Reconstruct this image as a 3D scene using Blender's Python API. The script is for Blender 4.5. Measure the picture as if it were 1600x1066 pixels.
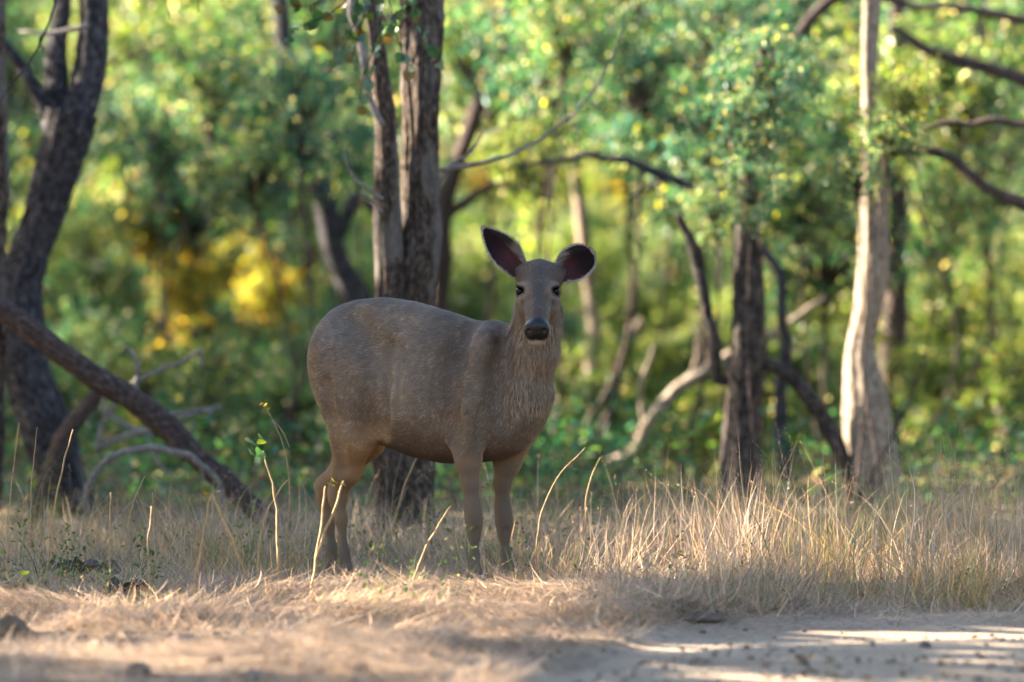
import bpy, math, random
import numpy as np
from mathutils import Vector

rng = np.random.default_rng(7)
random.seed(7)
SC = bpy.context.scene
for o in list(bpy.data.objects):
    bpy.data.objects.remove(o)
C = SC.collection

# ------------------------------------------------------------------ camera
FPX, CAMZ, HOR, DEER_Y = 9091.0, 1.6, 333.0, 25.0
cam_d = bpy.data.cameras.new('camera')
cam = bpy.data.objects.new('camera', cam_d)
C.objects.link(cam)
cam.location = (0, 0, CAMZ)
cam.rotation_euler = (math.radians(90) - math.atan((533 - HOR) / FPX), 0, 0)
cam_d.sensor_width = 36.0
cam_d.lens = 36.0 * FPX / 1600.0
cam_d.clip_start = 0.5
cam_d.clip_end = 2000
cam_d.dof.use_dof = True
cam_d.dof.focus_distance = 24.8
cam_d.dof.aperture_fstop = cam_d.lens * 0.001 / 0.145
cam_d.dof.aperture_blades = 0
SC.camera = cam

# ------------------------------------------------------------------ light
SUN_EL, SUN_LON = math.radians(27), math.radians(166)
SUN = np.array([math.cos(SUN_EL) * math.cos(SUN_LON), math.cos(SUN_EL) * math.sin(SUN_LON), math.sin(SUN_EL)])
W = bpy.data.worlds.new('World'); SC.world = W; W.use_nodes = True
wn = W.node_tree.nodes; wl = W.node_tree.links
bg = wn['Background']
sky = wn.new('ShaderNodeTexSky'); sky.sky_type = 'NISHITA'; sky.sun_disc = False
sky.sun_elevation = SUN_EL; sky.sun_rotation = math.pi / 2 - SUN_LON
sky.air_density = 1.0; sky.dust_density = 1.2; sky.ozone_density = 1.0
wl.new(sky.outputs[0], bg.inputs[0]); bg.inputs[1].default_value = 0.062
sun_d = bpy.data.lights.new('sun', 'SUN'); sun_d.energy = 5.0; sun_d.angle = math.radians(0.53)
sun_d.color = (1.0, 0.86, 0.66)
sun_o = bpy.data.objects.new('sun', sun_d); C.objects.link(sun_o)
sun_o.rotation_euler = Vector(SUN).to_track_quat('Z', 'Y').to_euler()
SC.view_settings.view_transform = 'Standard'
SC.view_settings.look = 'None'
SC.view_settings.exposure = 3.45
SC.view_settings.gamma = 1.0
SC.render.engine = 'CYCLES'
SC.cycles.use_denoising = True
SC.cycles.max_bounces = 5
SC.cycles.diffuse_bounces = 3
SC.cycles.transmission_bounces = 4
SC.cycles.transparent_max_bounces = 4
SC.cycles.sample_clamp_indirect = 6.0
SC.cycles.use_adaptive_sampling = False

# ------------------------------------------------------------------ helpers
def P(px, py, Y):
    return np.array([(px - 800) / FPX * Y, Y, CAMZ - (py - HOR) / FPX * Y])

def gpt(px, py):
    Y = FPX * CAMZ / (py - HOR)
    return np.array([(px - 800) / FPX * Y, Y, 0.0])

def hash2(ix, iy, s=0):
    h = np.sin(ix * 127.1 + iy * 311.7 + s * 74.7) * 43758.5453
    return h - np.floor(h)

def vnoise(x, y, s=0):
    x = np.asarray(x, float); y = np.asarray(y, float)
    ix, iy = np.floor(x), np.floor(y); fx, fy = x - ix, y - iy
    fx = fx * fx * (3 - 2 * fx); fy = fy * fy * (3 - 2 * fy)
    a, b = hash2(ix, iy, s), hash2(ix + 1, iy, s)
    c, d = hash2(ix, iy + 1, s), hash2(ix + 1, iy + 1, s)
    return (a + (b - a) * fx) * (1 - fy) + (c + (d - c) * fx) * fy

def fbm(x, y, s=0, o=4):
    v, a, t = 0.0, 0.5, 0.0
    for k in range(o):
        v = v + a * vnoise(x * 2 ** k, y * 2 ** k, s + k); t += a; a *= 0.5
    return v / t

def sstep(a, b, x):
    t = np.clip((x - a) / (b - a), 0, 1); return t * t * (3 - 2 * t)

def make_mesh(name, V, faces, cols=None, smooth=True, vec=None):
    """faces: list of int arrays (n,k)"""
    me = bpy.data.meshes.new(name)
    V = np.ascontiguousarray(V, dtype=np.float32)
    if not isinstance(faces, list): faces = [faces]
    faces = [np.asarray(f, dtype=np.int32) for f in faces if len(f)]
    nl = sum(f.size for f in faces); npoly = sum(len(f) for f in faces)
    me.vertices.add(len(V)); me.vertices.foreach_set('co', V.ravel())
    me.loops.add(nl); me.loops.foreach_set('vertex_index', np.concatenate([f.ravel() for f in faces]))
    tot = np.concatenate([np.full(len(f), f.shape[1], np.int32) for f in faces])
    st = np.concatenate([[0], np.cumsum(tot)[:-1]]).astype(np.int32)
    me.polygons.add(npoly)
    me.polygons.foreach_set('loop_start', st)
    try: me.polygons.foreach_set('loop_total', tot)
    except Exception: pass
    if smooth: me.polygons.foreach_set('use_smooth', np.ones(npoly, dtype=bool))
    if cols is not None:
        cols = np.asarray(cols, dtype=np.float32)
        if cols.shape[1] == 3: cols = np.hstack([cols, np.ones((len(cols), 1), np.float32)])
        a = me.attributes.new('Col', 'FLOAT_COLOR', 'POINT')
        a.data.foreach_set('color', np.ascontiguousarray(cols).ravel())
    if vec is not None:
        a = me.attributes.new('bk', 'FLOAT_VECTOR', 'POINT')
        a.data.foreach_set('vector', np.ascontiguousarray(vec, dtype=np.float32).ravel())
    me.update(calc_edges=True); me.validate()
    return me

def obj(name, me, mat=None, parent=None, loc=None):
    o = bpy.data.objects.new(name, me); C.objects.link(o)
    if mat is not None and len(me.materials) == 0: me.materials.append(mat)
    if parent is not None: o.parent = parent
    if loc is not None: o.location = tuple(loc)
    return o

def tag(o, label=None, cat=None, group=None, kind=None):
    if label: o['label'] = label
    if cat: o['category'] = cat
    if group: o['group'] = group
    if kind: o['kind'] = kind
    return o

def empty(name, loc, label, cat, group=None):
    o = bpy.data.objects.new(name, None); C.objects.link(o); o.location = tuple(loc)
    o.empty_display_size = 0.1
    return tag(o, label, cat, group)

def nrm(a): return a / np.maximum(np.linalg.norm(a, axis=-1, keepdims=True), 1e-9)

def smooth_path(pts, rad, n):
    pts = np.asarray(pts, float); rad = np.asarray(rad, float)
    d = np.concatenate([[0], np.cumsum(np.linalg.norm(np.diff(pts, axis=0), axis=1))])
    t = np.linspace(0, d[-1], n)
    # Catmull-Rom style cubic Hermite
    m = np.gradient(np.column_stack([pts, rad]), d, axis=0) if len(pts) > 2 else np.repeat((np.column_stack([pts, rad])[1:] - np.column_stack([pts, rad])[:1]) / d[-1], 2, 0)
    q = np.column_stack([pts, rad])
    i = np.clip(np.searchsorted(d, t, 'right') - 1, 0, len(d) - 2)
    h = (d[i + 1] - d[i])[:, None]; s = ((t - d[i]) / (d[i + 1] - d[i]))[:, None]
    r = (2*s**3 - 3*s**2 + 1) * q[i] + (s**3 - 2*s**2 + s) * h * m[i] + (-2*s**3 + 3*s**2) * q[i+1] + (s**3 - s**2) * h * m[i+1]
    return r[:, :3], np.maximum(r[:, 3], 0.0008), t

def tube(pts, rad, nseg=12, n=None, rough=0.0, seed=0, wob=0.0, ridge=0):
    """returns V, quads, bark vec"""
    if n is None:
        L = np.sum(np.linalg.norm(np.diff(np.asarray(pts, float), axis=0), axis=1))
        n = int(np.clip(L / 0.06, 6, 60))
    p, r, t = smooth_path(pts, rad, n)
    if wob:
        p = p + wob * np.column_stack([vnoise(t * 2.1 + seed, t * 0, 1) - .5, vnoise(t * 2.3 + seed, t * 0, 2) - .5, t * 0])
    if rough:
        ra = r.mean(); fq = 1 / (7 * ra + .02)
        wv = np.column_stack([fbm(t * fq + seed * 3.3, t * 0, 1, 2) - .5, fbm(t * fq + seed * 5.1, t * 0, 2, 2) - .5, fbm(t * fq + seed * 7.7, t * 0, 3, 2) - .5])
        p = p + wv * ra * (1.0 if ra > .03 else 2.2)
        r = r * (1 + .35 * (fbm(t * fq * 1.4 + seed, t * 0, 9, 2) - .5))
    T = nrm(np.gradient(p, axis=0))
    ref = np.array([0.0, 1.0, 0.0]) if abs(T[0, 1]) < 0.9 else np.array([1.0, 0, 0])
    A = nrm(np.cross(T, ref)); B = np.cross(T, A)
    th = np.linspace(0, 2 * np.pi, nseg, endpoint=False)
    TH, TT = np.meshgrid(th, t)
    R = np.repeat(r[:, None], nseg, 1)
    k = 1.0
    if rough:
        g = vnoise(np.cos(TH) * 2.2 + 10 + seed, np.sin(TH) * 2.2 + TT * 1.7, 3) - .5
        k = 1 + rough * g * 1.4
        if ridge:
            # vertical plates: ridges round the trunk that wander with height
            w = TH * ridge / (2 * np.pi) + 1.3 * (fbm(TT * 2.0 + seed, np.cos(TH) * 1.5, 8, 2) - .5)
            f = np.abs((w % 1.0) - .5) * 2
            crack = vnoise(np.floor(w) * 7.7 + seed, TT * 9, 5)
            k = k + rough * (np.minimum(f * 1.8, 1) - .6) * .9 * (0.4 + crack) + rough * .5 * (vnoise(TH * 9, TT * 30 + seed, 6) - .5)
    R = R * k
    V = p[:, None, :] + R[..., None] * (np.cos(TH)[..., None] * A[:, None, :] + np.sin(TH)[..., None] * B[:, None, :])
    vec = np.stack([np.cos(TH) * r.mean(), np.sin(TH) * r.mean(), TT * 0.42 + seed * 3.1], -1)
    i = np.arange(n - 1)[:, None] * nseg; j = np.arange(nseg)[None, :]; j2 = (j + 1) % nseg
    F = np.stack([i + j, i + j2, i + nseg + j2, i + nseg + j], -1).reshape(-1, 4)
    V = V.reshape(-1, 3); vec = vec.reshape(-1, 3)
    # caps
    c0, c1 = len(V), len(V) + 1
    V = np.vstack([V, p[0], p[-1]]); vec = np.vstack([vec, vec[0], vec[-1]])
    jj = np.arange(nseg); j2 = (jj + 1) % nseg
    F = np.vstack([F, np.stack([np.full(nseg, c0), np.full(nseg, c0), j2, jj], -1)[:, [0, 2, 3, 3]]]) if False else F
    cap0 = np.stack([np.full(nseg, c0), j2, jj], -1)
    b = (n - 1) * nseg
    cap1 = np.stack([np.full(nseg, c1), b + jj, b + j2], -1)
    return V, F, np.vstack([cap0, cap1]), vec

class Bag:
    def __init__(s): s.V, s.Q, s.T, s.vec, s.n = [], [], [], [], 0
    def add(s, r):
        V, Q, T, vec = r
        s.V.append(V); s.Q.append(Q + s.n); s.T.append(T + s.n); s.vec.append(vec); s.n += len(V)
    def tube(s, *a, **k): s.add(tube(*a, **k)); return s
    def mesh(s, name):
        return make_mesh(name, np.vstack(s.V), [np.vstack(s.Q), np.vstack(s.T)], vec=np.vstack(s.vec))

def px_tube(path, Y, **k):
    """path: (px, py, r_px[, Y]) measured in the photo at distance Y"""
    pts, rad = [], []
    for q in path:
        y = q[3] if len(q) > 3 else Y
        pts.append(P(q[0], q[1], y)); rad.append(q[2] / FPX * y)
    return tube(pts, rad, **k)

# ------------------------------------------------------------------ materials
def new_mat(name):
    m = bpy.data.materials.new(name); m.use_nodes = True
    nt = m.node_tree; b = nt.nodes['Principled BSDF']
    return m, nt, b

def ramp(nt, fac, stops):
    r = nt.nodes.new('ShaderNodeValToRGB')
    while len(r.color_ramp.elements) < len(stops): r.color_ramp.elements.new(0.5)
    for e, (p, c) in zip(r.color_ramp.elements, stops):
        e.position = p; e.color = (*c, 1)
    nt.links.new(fac, r.inputs[0]); return r.outputs[0]

def noise(nt, vec, scale, detail=4, rough=0.55, mul=None):
    if mul is not None:
        mp = nt.nodes.new('ShaderNodeMapping'); mp.inputs['Scale'].default_value = mul
        nt.links.new(vec, mp.inputs[0]); vec = mp.outputs[0]
    n = nt.nodes.new('ShaderNodeTexNoise'); n.inputs['Scale'].default_value = scale
    n.inputs['Detail'].default_value = detail; n.inputs['Roughness'].default_value = rough
    nt.links.new(vec, n.inputs['Vector']); return n.outputs['Fac']

def bump(nt, b, h, strength, dist):
    bp = nt.nodes.new('ShaderNodeBump'); bp.inputs['Strength'].default_value = strength
    bp.inputs['Distance'].default_value = dist
    nt.links.new(h, bp.inputs['Height']); nt.links.new(bp.outputs[0], b.inputs['Normal'])

def mixc(nt, fac, a, b, mode='MIX'):
    m = nt.nodes.new('ShaderNodeMix'); m.data_type = 'RGBA'; m.blend_type = mode
    for s, v in ((m.inputs[0], fac), (m.inputs[6], a), (m.inputs[7], b)):
        if isinstance(v, (int, float)): s.default_value = v
        elif isinstance(v, tuple): s.default_value = (*v, 1)
        else: nt.links.new(v, s)
    return m.outputs[2]

def bark_mat(name, dark, mid, light, scale=1.0, lichen=None):
    m, nt, b = new_mat(name)
    at = nt.nodes.new('ShaderNodeAttribute'); at.attribute_name = 'bk'
    v = at.outputs['Vector']
    n1 = noise(nt, v, 60 * scale, 6, 0.65); n2 = noise(nt, v, 9 * scale, 3); n3 = noise(nt, v, 240 * scale, 4)
    c = ramp(nt, n1, [(0.34, dark), (0.5, mid), (0.68, light)])
    if lichen is not None:
        f = ramp(nt, n2, [(0.50, (0, 0, 0)), (0.62, (1, 1, 1))])
        c = mixc(nt, f, c, mixc(nt, 0.55, c, lichen))
    c = mixc(nt, 0.5, c, ramp(nt, n3, [(0.3, (0.35, 0.35, 0.35)), (0.7, (1, 1, 1))]), 'MULTIPLY')
    nt.links.new(c, b.inputs['Base Color'])
    b.inputs['Roughness'].default_value = 0.9; b.inputs['Specular IOR Level'].default_value = 0.2
    bump(nt, b, n1, 0.9, 0.012)
    return m

def leaf_mat(name, trans=0.43):
    m, nt, b = new_mat(name)
    at = nt.nodes.new('ShaderNodeAttribute'); at.attribute_name = 'Col'
    oi = nt.nodes.new('ShaderNodeObjectInfo')
    c = mixc(nt, 1.0, at.outputs['Color'], oi.outputs['Color'], 'MULTIPLY')
    nt.links.new(c, b.inputs['Base Color'])
    b.inputs['Roughness'].default_value = 0.38; b.inputs['Specular IOR Level'].default_value = 0.33
    tr = nt.nodes.new('ShaderNodeBsdfTranslucent')
    c2 = mixc(nt, 1.0, c, (1.45, 1.70, 0.80), 'MULTIPLY')
    nt.links.new(c2, tr.inputs[0])
    mx = nt.nodes.new('ShaderNodeMixShader'); mx.inputs[0].default_value = trans
    nt.links.new(b.outputs[0], mx.inputs[1]); nt.links.new(tr.outputs[0], mx.inputs[2])
    nt.links.new(mx.outputs[0], nt.nodes['Material Output'].inputs[0])
    return m

def col_mat(name, rough=0.8, spec=0.2, trans=0.0):
    m, nt, b = new_mat(name)
    at = nt.nodes.new('ShaderNodeAttribute'); at.attribute_name = 'Col'
    nt.links.new(at.outputs['Color'], b.inputs['Base Color'])
    b.inputs['Roughness'].default_value = rough; b.inputs['Specular IOR Level'].default_value = spec
    if trans:
        tr = nt.nodes.new('ShaderNodeBsdfTranslucent'); nt.links.new(at.outputs['Color'], tr.inputs[0])
        mx = nt.nodes.new('ShaderNodeMixShader'); mx.inputs[0].default_value = trans
        nt.links.new(b.outputs[0], mx.inputs[1]); nt.links.new(tr.outputs[0], mx.inputs[2])
        nt.links.new(mx.outputs[0], nt.nodes['Material Output'].inputs[0])
    return m

M_dark = bark_mat('bark_charred', (0.006, 0.006, 0.008), (0.030, 0.028, 0.033), (0.135, 0.125, 0.135), 1.0)
M_bark = bark_mat('bark_brown', (0.006, 0.005, 0.005), (0.048, 0.034, 0.027), (0.17, 0.125, 0.097), 1.0, (0.17, 0.155, 0.145))
M_scorch = bark_mat('bark_scorched', (0.006, 0.005, 0.005), (0.032, 0.026, 0.024), (0.15, 0.12, 0.105), 1.0)
M_pale = bark_mat('bark_pale', (0.10, 0.075, 0.06), (0.25, 0.195, 0.15), (0.42, 0.345, 0.275), 1.0)
M_log = bark_mat('log_bark', (0.018, 0.012, 0.011), (0.06, 0.042, 0.038), (0.16, 0.115, 0.105), 1.2)
M_grey = bark_mat('dead_wood', (0.10, 0.085, 0.075), (0.20, 0.18, 0.165), (0.34, 0.31, 0.285), 1.5)
M_leaf = leaf_mat('leaf')
M_straw = col_mat('straw', 0.7, 0.25, 0.25)
M_fur = col_mat('fur', 0.62, 0.30)

def ground_mat():
    m, nt, b = new_mat('dry_soil')
    tc = nt.nodes.new('ShaderNodeTexCoord'); v = tc.outputs['Object']
    n1 = noise(nt, v, 1.3, 5); n2 = noise(nt, v, 28, 5, 0.65); n3 = noise(nt, v, 120, 3)
    c = ramp(nt, n1, [(0.3, (0.22, 0.16, 0.12)), (0.55, (0.34, 0.26, 0.195)), (0.75, (0.42, 0.33, 0.25))])
    c = mixc(nt, 0.75, c, ramp(nt, n2, [(0.3, (0.35, 0.33, 0.3)), (0.62, (1.1, 1.08, 1.05))]), 'MULTIPLY')
    sp = nt.nodes.new('ShaderNodeSeparateXYZ'); nt.links.new(v, sp.inputs[0])
    mr = nt.nodes.new('ShaderNodeMapRange'); mr.inputs[1].default_value = 27.5; mr.inputs[2].default_value = 32.0
    nt.links.new(sp.outputs[1], mr.inputs[0])          # under the trees the floor is brown leaf mould
    lm = ramp(nt, noise(nt, v, 14, 5, .7), [(.3, (.035, .026, .018)), (.5, (.10, .07, .042)), (.62, (.07, .085, .03)), (.75, (.19, .13, .07))])
    c = mixc(nt, mr.outputs[0], c, lm)
    nt.links.new(c, b.inputs['Base Color']); b.inputs['Roughness'].default_value = 0.95
    b.inputs['Specular IOR Level'].default_value = 0.1
    ad = nt.nodes.new('ShaderNodeMath'); ad.operation = 'ADD'
    nt.links.new(n2, ad.inputs[0]); nt.links.new(n3, ad.inputs[1])
    bump(nt, b, ad.outputs[0], 0.8, 0.02)
    return m

def track_mat():
    m = ground_mat(); m.name = 'track_dust'; nt = m.node_tree; b = nt.nodes['Principled BSDF']
    soil = b.inputs['Base Color'].links[0].from_socket
    tc = nt.nodes.new('ShaderNodeTexCoord'); v = tc.outputs['Object']
    n1 = noise(nt, v, 1.1, 4, 0.5, (0.5, 1.6, 1)); n2 = noise(nt, v, 40, 5, 0.7)
    c = ramp(nt, n1, [(0.3, (0.27, 0.21, 0.155)), (0.7, (0.42, 0.335, 0.255))])
    c = mixc(nt, 0.55, c, ramp(nt, n2, [(0.32, (0.4, 0.38, 0.36)), (0.55, (1.05, 1.03, 1.0))]), 'MULTIPLY')
    at = nt.nodes.new('ShaderNodeAttribute'); at.attribute_name = 'Col'
    ad = nt.nodes.new('ShaderNodeMath'); ad.operation = 'MULTIPLY_ADD'; ad.inputs[1].default_value = 1.2; ad.inputs[2].default_value = -.6
    nt.links.new(noise(nt, v, 7, 5, .65), ad.inputs[0])
    a2 = nt.nodes.new('ShaderNodeMath'); a2.operation = 'ADD'; a2.use_clamp = True
    nt.links.new(ad.outputs[0], a2.inputs[0]); nt.links.new(at.outputs['Fac'], a2.inputs[1])
    nt.links.new(mixc(nt, a2.outputs[0], soil, c), b.inputs['Base Color'])
    return m
M_ground, M_track = ground_mat(), track_mat()

# ------------------------------------------------------------------ ground
EDGE = np.array([gpt(*q)[:2] for q in [(760, 1100), (800, 1066), (900, 1022), (1000, 988), (1100, 968), (1250, 960), (1400, 957), (1600, 955), (1900, 950)]])
EX = np.concatenate([[-3.0, -1.2, -.5], EDGE[:, 0], [8, 60]]); EYY = np.concatenate([[14.0, 16, 17.8], EDGE[:, 1], [23.9, 26.0]])
_o = np.argsort(EX); EX, EYY = EX[_o], EYY[_o]
def edge_y(x):        # far edge of the dirt track
    return np.interp(x, EX, EYY)
def gz(x, y):
    x = np.asarray(x, float); y = np.asarray(y, float)
    d = y - edge_y(x)                                   # >0 : grassy bank
    bank = 1 / (1 + np.exp(-np.clip(d * 7, -30, 30)))
    near = np.clip((60 - y) / 30, 0, 1)
    rut = 0.035 * np.exp(-((d + 1.55) / 0.35) ** 2) + 0.025 * np.exp(-((d + 2.3) / .5) ** 2)
    z = -0.05 * (1 - bank) + rut + bank * (0.05 * (fbm(x * 1.3 + 5, y * 1.3, 1, 3) - .5)) + 0.012 * (fbm(x * 6, y * 6, 2, 3) - .5)
    deer = np.exp(-(((x + .25) / 1.2) ** 2 + ((y - 25) / .8) ** 2))
    z = z * (1 - deer * bank)
    far = np.clip((y - 60) / 300, 0, 1)
    return z * near + 0.4 * (fbm(x * .05, y * .05, 4, 2) - .5) * far

def grid_sheet(xs, ys, zf):
    X, Y = np.meshgrid(xs, ys); Z = zf(X, Y)
    V = np.stack([X, Y, Z], -1).reshape(-1, 3); nx = len(xs)
    i = np.arange(len(ys) - 1)[:, None] * nx; j = np.arange(nx - 1)[None, :]
    F = np.stack([i + j, i + j + 1, i + nx + j + 1, i + nx + j], -1).reshape(-1, 4)
    return V, F
def graded(fine0, fine1, step, lo, hi, n):
    a = fine0 - np.geomspace(step, fine0 - lo, n)[::-1]; b = fine1 + np.geomspace(step, hi - fine1, n)
    return np.concatenate([a, np.arange(fine0, fine1 + 1e-6, step), b])
V, F = grid_sheet(graded(-4, 5, .05, -500, 500, 30), graded(18, 34, .05, -60, 900, 36), gz)
g = obj('ground', make_mesh('ground', V, F), M_ground); tag(g, kind='structure')
# the dirt track: its own sheet just above the soil, with a ragged far edge
xs = np.concatenate([np.linspace(-8, -3, 10)[:-1], np.arange(-3, 4.5, .04), np.linspace(4.5, 50, 30)])
ss = np.concatenate([np.linspace(0, 4, 90), np.linspace(4.2, 14, 20)])
X, S = np.meshgrid(xs, ss)
Yt = edge_y(X) + 0.10 - S + 0.75 * (fbm(X * 2.6, X * 0 + 3, 6, 5) - .5) * np.exp(-S * 3)
Z = gz(X, Yt) + 0.006
V = np.stack([X, Yt, Z], -1).reshape(-1, 3); nx = len(xs)
i = np.arange(len(ss) - 1)[:, None] * nx; j = np.arange(nx - 1)[None, :]
F = np.stack([i + j, i + nx + j, i + nx + j + 1, i + j + 1], -1).reshape(-1, 4)
tc_ = (sstep(.0, .75, S) * 1.8 - .7).reshape(-1, 1)
t_ = obj('dirt_track', make_mesh('dirt_track', V, F, np.repeat(tc_, 3, 1)), M_track); tag(t_, kind='structure')

# ------------------------------------------------------------------ the deer
def D(px, py, dy): return P(px, py, DEER_Y + dy)
TH0 = math.radians(28)
AX = np.array([math.cos(TH0), -math.sin(TH0), 0.0])     # tail -> head
LT = np.array([-math.sin(TH0), -math.cos(TH0), 0.0])    # towards its right flank (camera side)
BO = np.array([(665 - 800) / FPX * DEER_Y, DEER_Y, 0.0])
H = 0.0068
lo = np.array([-1.0, 24.05, -0.03]); hi = np.array([0.36, 25.68, 1.50])
NX = np.ceil((hi - lo) / H).astype(int) + 1
gx, gy, gzz = [lo[k] + H * np.arange(NX[k]) for k in range(3)]
FLD = np.full(NX, 0.5, np.float32)

def sub(mn, mx, pad):
    sl = []
    for k in range(3):
        a = int(np.clip(math.floor((mn[k] - pad - lo[k]) / H), 0, NX[k] - 1)); b = int(np.clip(math.ceil((mx[k] + pad - lo[k]) / H) + 1, a + 1, NX[k]))
        sl.append(slice(a, b))
    return tuple(sl), gx[sl[0]][:, None, None].astype(np.float32), gy[sl[1]][None, :, None].astype(np.float32), gzz[sl[2]][None, None, :].astype(np.float32)

def smin(sl, d, k, cut=False):
    a = FLD[sl]; d = d.astype(np.float32)
    if cut:
        d = -d; h = np.maximum(k - np.abs(a - d), 0) / k
        FLD[sl] = np.maximum(a, d) + h * h * k * .25
    else:
        h = np.maximum(k - np.abs(a - d), 0) / k
        FLD[sl] = np.minimum(a, d) - h * h * k * .25

def cone(a, b, ra, rb, k=0.03):
    a = np.asarray(a); b = np.asarray(b); R = max(ra, rb)
    sl, x, y, z = sub(np.minimum(a, b) - R, np.maximum(a, b) + R, k + .03)
    ab = b - a; L2 = float(ab @ ab)
    t = np.clip(((x - a[0]) * ab[0] + (y - a[1]) * ab[1] + (z - a[2]) * ab[2]) / L2, 0, 1)
    d = np.sqrt((x - a[0] - t * ab[0]) ** 2 + (y - a[1] - t * ab[1]) ** 2 + (z - a[2] - t * ab[2]) ** 2) - (ra + (rb - ra) * t)
    smin(sl, d, k)

def chain(pts, k=0.03):
    for (p, r), (q, s) in zip(pts[:-1], pts[1:]): cone(p, q, r, s, k)

def ell(c, rx, ry, rz, k=0.03, rot=0.0, cut=False, tilt=0.0):
    R = max(rx, ry, rz)
    sl, x, y, z = sub(np.asarray(c) - R, np.asarray(c) + R, k + .03)
    dx, dy, dz = x - c[0], y - c[1], z - c[2]
    if rot:
        cr, sr = math.cos(rot), math.sin(rot); dx, dy = dx * cr + dy * sr, -dx * sr + dy * cr
    if tilt:
        cr, sr = math.cos(tilt), math.sin(tilt); dx, dz = dx * cr + dz * sr, -dx * sr + dz * cr
    q = np.sqrt((dx / rx) ** 2 + (dy / ry) ** 2 + (dz / rz) ** 2)
    g = np.sqrt((dx / rx ** 2) ** 2 + (dy / ry ** 2) ** 2 + (dz / rz ** 2) ** 2) + 1e-6
    smin(sl, q * (q - 1) / g, k, cut)

def zpy(py): return CAMZ - (py - HOR) / FPX * DEER_Y
# torso: elliptical sections along the spine
U = np.array([-.530, -.515, -.478, -.42, -.33, -.20, -.05, .10, .25, .36, .46, .54, .585, .60])
TOP = np.array([zpy(q) for q in (548, 526, 500, 479, 469, 465, 472, 486, 501, 500, 522, 560, 595, 610)])
BOT = np.array([zpy(q) for q in (575, 605, 640, 662, 678, 697, 715, 724, 722, 717, 704, 668, 635, 620)])
WID = np.array([.03, .085, .155, .205, .235, .26, .285, .28, .235, .195, .165, .125, .075, .03])
sl, x, y, z = sub(lo, hi, 0)
u = ((x - BO[0]) * AX[0] + (y - BO[1]) * AX[1]) + 0 * z
v = ((x - BO[0]) * LT[0] + (y - BO[1]) * LT[1]) + 0 * z
uc = np.clip(u, U[0], U[-1])
_t = np.linspace(U[0], U[-1], 400)
def sm(tab):
    s = np.interp(_t, U, tab); kk = np.hanning(31); kk /= kk.sum()
    return np.convolve(np.pad(s, 15, 'edge'), kk, 'valid')
tp, bt, wd = [np.interp(uc, _t, sm(q)).astype(np.float32) for q in (TOP, BOT, WID)]
a_ = (tp - bt) / 2; c_ = (tp + bt) / 2
w_ = (z - c_) / a_
wid = wd * (1 - 0.13 * np.clip(w_, -1, 1))             # a little wider low down
q = np.sqrt((v / wid) ** 2 + w_ ** 2 + 1e-8)
gr = np.sqrt((v / wid ** 2) ** 2 + (w_ / a_) ** 2) + 1e-4
d = q * (q - 1) / gr
du = np.abs(u - uc)
d = np.where(du > 0, np.sqrt(np.maximum(d, 0) ** 2 + du ** 2), d)
smin(sl, d, 0.01)
del u, v, uc, tp, bt, wd, a_, c_, w_, wid, q, gr, d, du
# rump and thighs
ell(D(533, 556, .10), .115, .19, .160, .09, -TH0)
ell(D(541, 602, .01), .105, .11, .185, .09, -TH0)
ell(D(560, 600, .33), .11, .10, .19, .08, -TH0)
chain([(D(540, 620, .00), .105), (D(552, 684, -.01), .092), (D(541, 735, .05), .060), (D(530, 766, .10), .032), (D(527, 782, .11), .029), (D(533, 812, .10), .0195), (D(537, 865, .08), .0170), (D(539, 890, .07), .0225), (D(541, 905, .05), .021)], .045)
cone(D(543, 725, .06), D(518, 768, .13), .030, .017, .03)   # tendon to the point of the hock
chain([(D(570, 620, .30), .10), (D(572, 688, .27), .078), (D(536, 738, .35), .052), (D(509, 762, .42), .036), (D(508, 778, .42), .030), (D(513, 815, .41), .0225), (D(518, 860, .39), .0205), (D(520, 884, .38), .0245), (D(522, 896, .37), .021)], .04)
cone(D(530, 735, .38), D(500, 758, .44), .034, .020, .04)
# flank fold, elbows, shoulders
ell(D(752, 575, -.27), .085, .07, .17, .07, -TH0, tilt=-.18)
ell(D(738, 640, -.31), .075, .065, .11, .06, -TH0)
ell(D(810, 600, -.02), .09, .08, .16, .07, -TH0)
chain([(D(738, 640, -.29), .080), (D(729, 690, -.31), .066), (D(732, 722, -.30), .050), (D(735, 755, -.29), .034), (D(739, 787, -.29), .0265), (D(740, 804, -.295), .0295), (D(741, 820, -.29), .0275), (D(741, 838, -.285), .0180), (D(741, 868, -.285), .0155), (D(742, 893, -.29), .0215), (D(743, 909, -.31), .023)], .04)
chain([(D(808, 640, -.02), .085), (D(800, 690, -.04), .072), (D(793, 722, -.03), .054), (D(785, 755, -.01), .034), (D(786, 787, .0), .0265), (D(787, 804, -.005), .0295), (D(788, 820, .0), .0275), (D(788, 838, .005), .0180), (D(790, 866, .005), .0155), (D(793, 888, .0), .0215), (D(795, 900, -.02), .023)], .04)
# hooves: two toes each
for (hx, hy, fx, fy) in ((541, .05, 1, -.25), (522, .37, 1, -.3), (744, -.31, .9, -.5), (796, -.02, .9, -.45)):
    b0 = np.array([(hx - 800) / FPX * (DEER_Y + hy), DEER_Y + hy, 0.0]); f = nrm(np.array([fx, fy, 0.0])); s = np.array([-f[1], f[0], 0])
    for e in (-1, 1):
        cone(b0 + s * e * .014 + np.array([0, 0, .045]), b0 + s * e * .019 + f * .045 + np.array([0, 0, .012]), .021, .013, .012)
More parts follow.
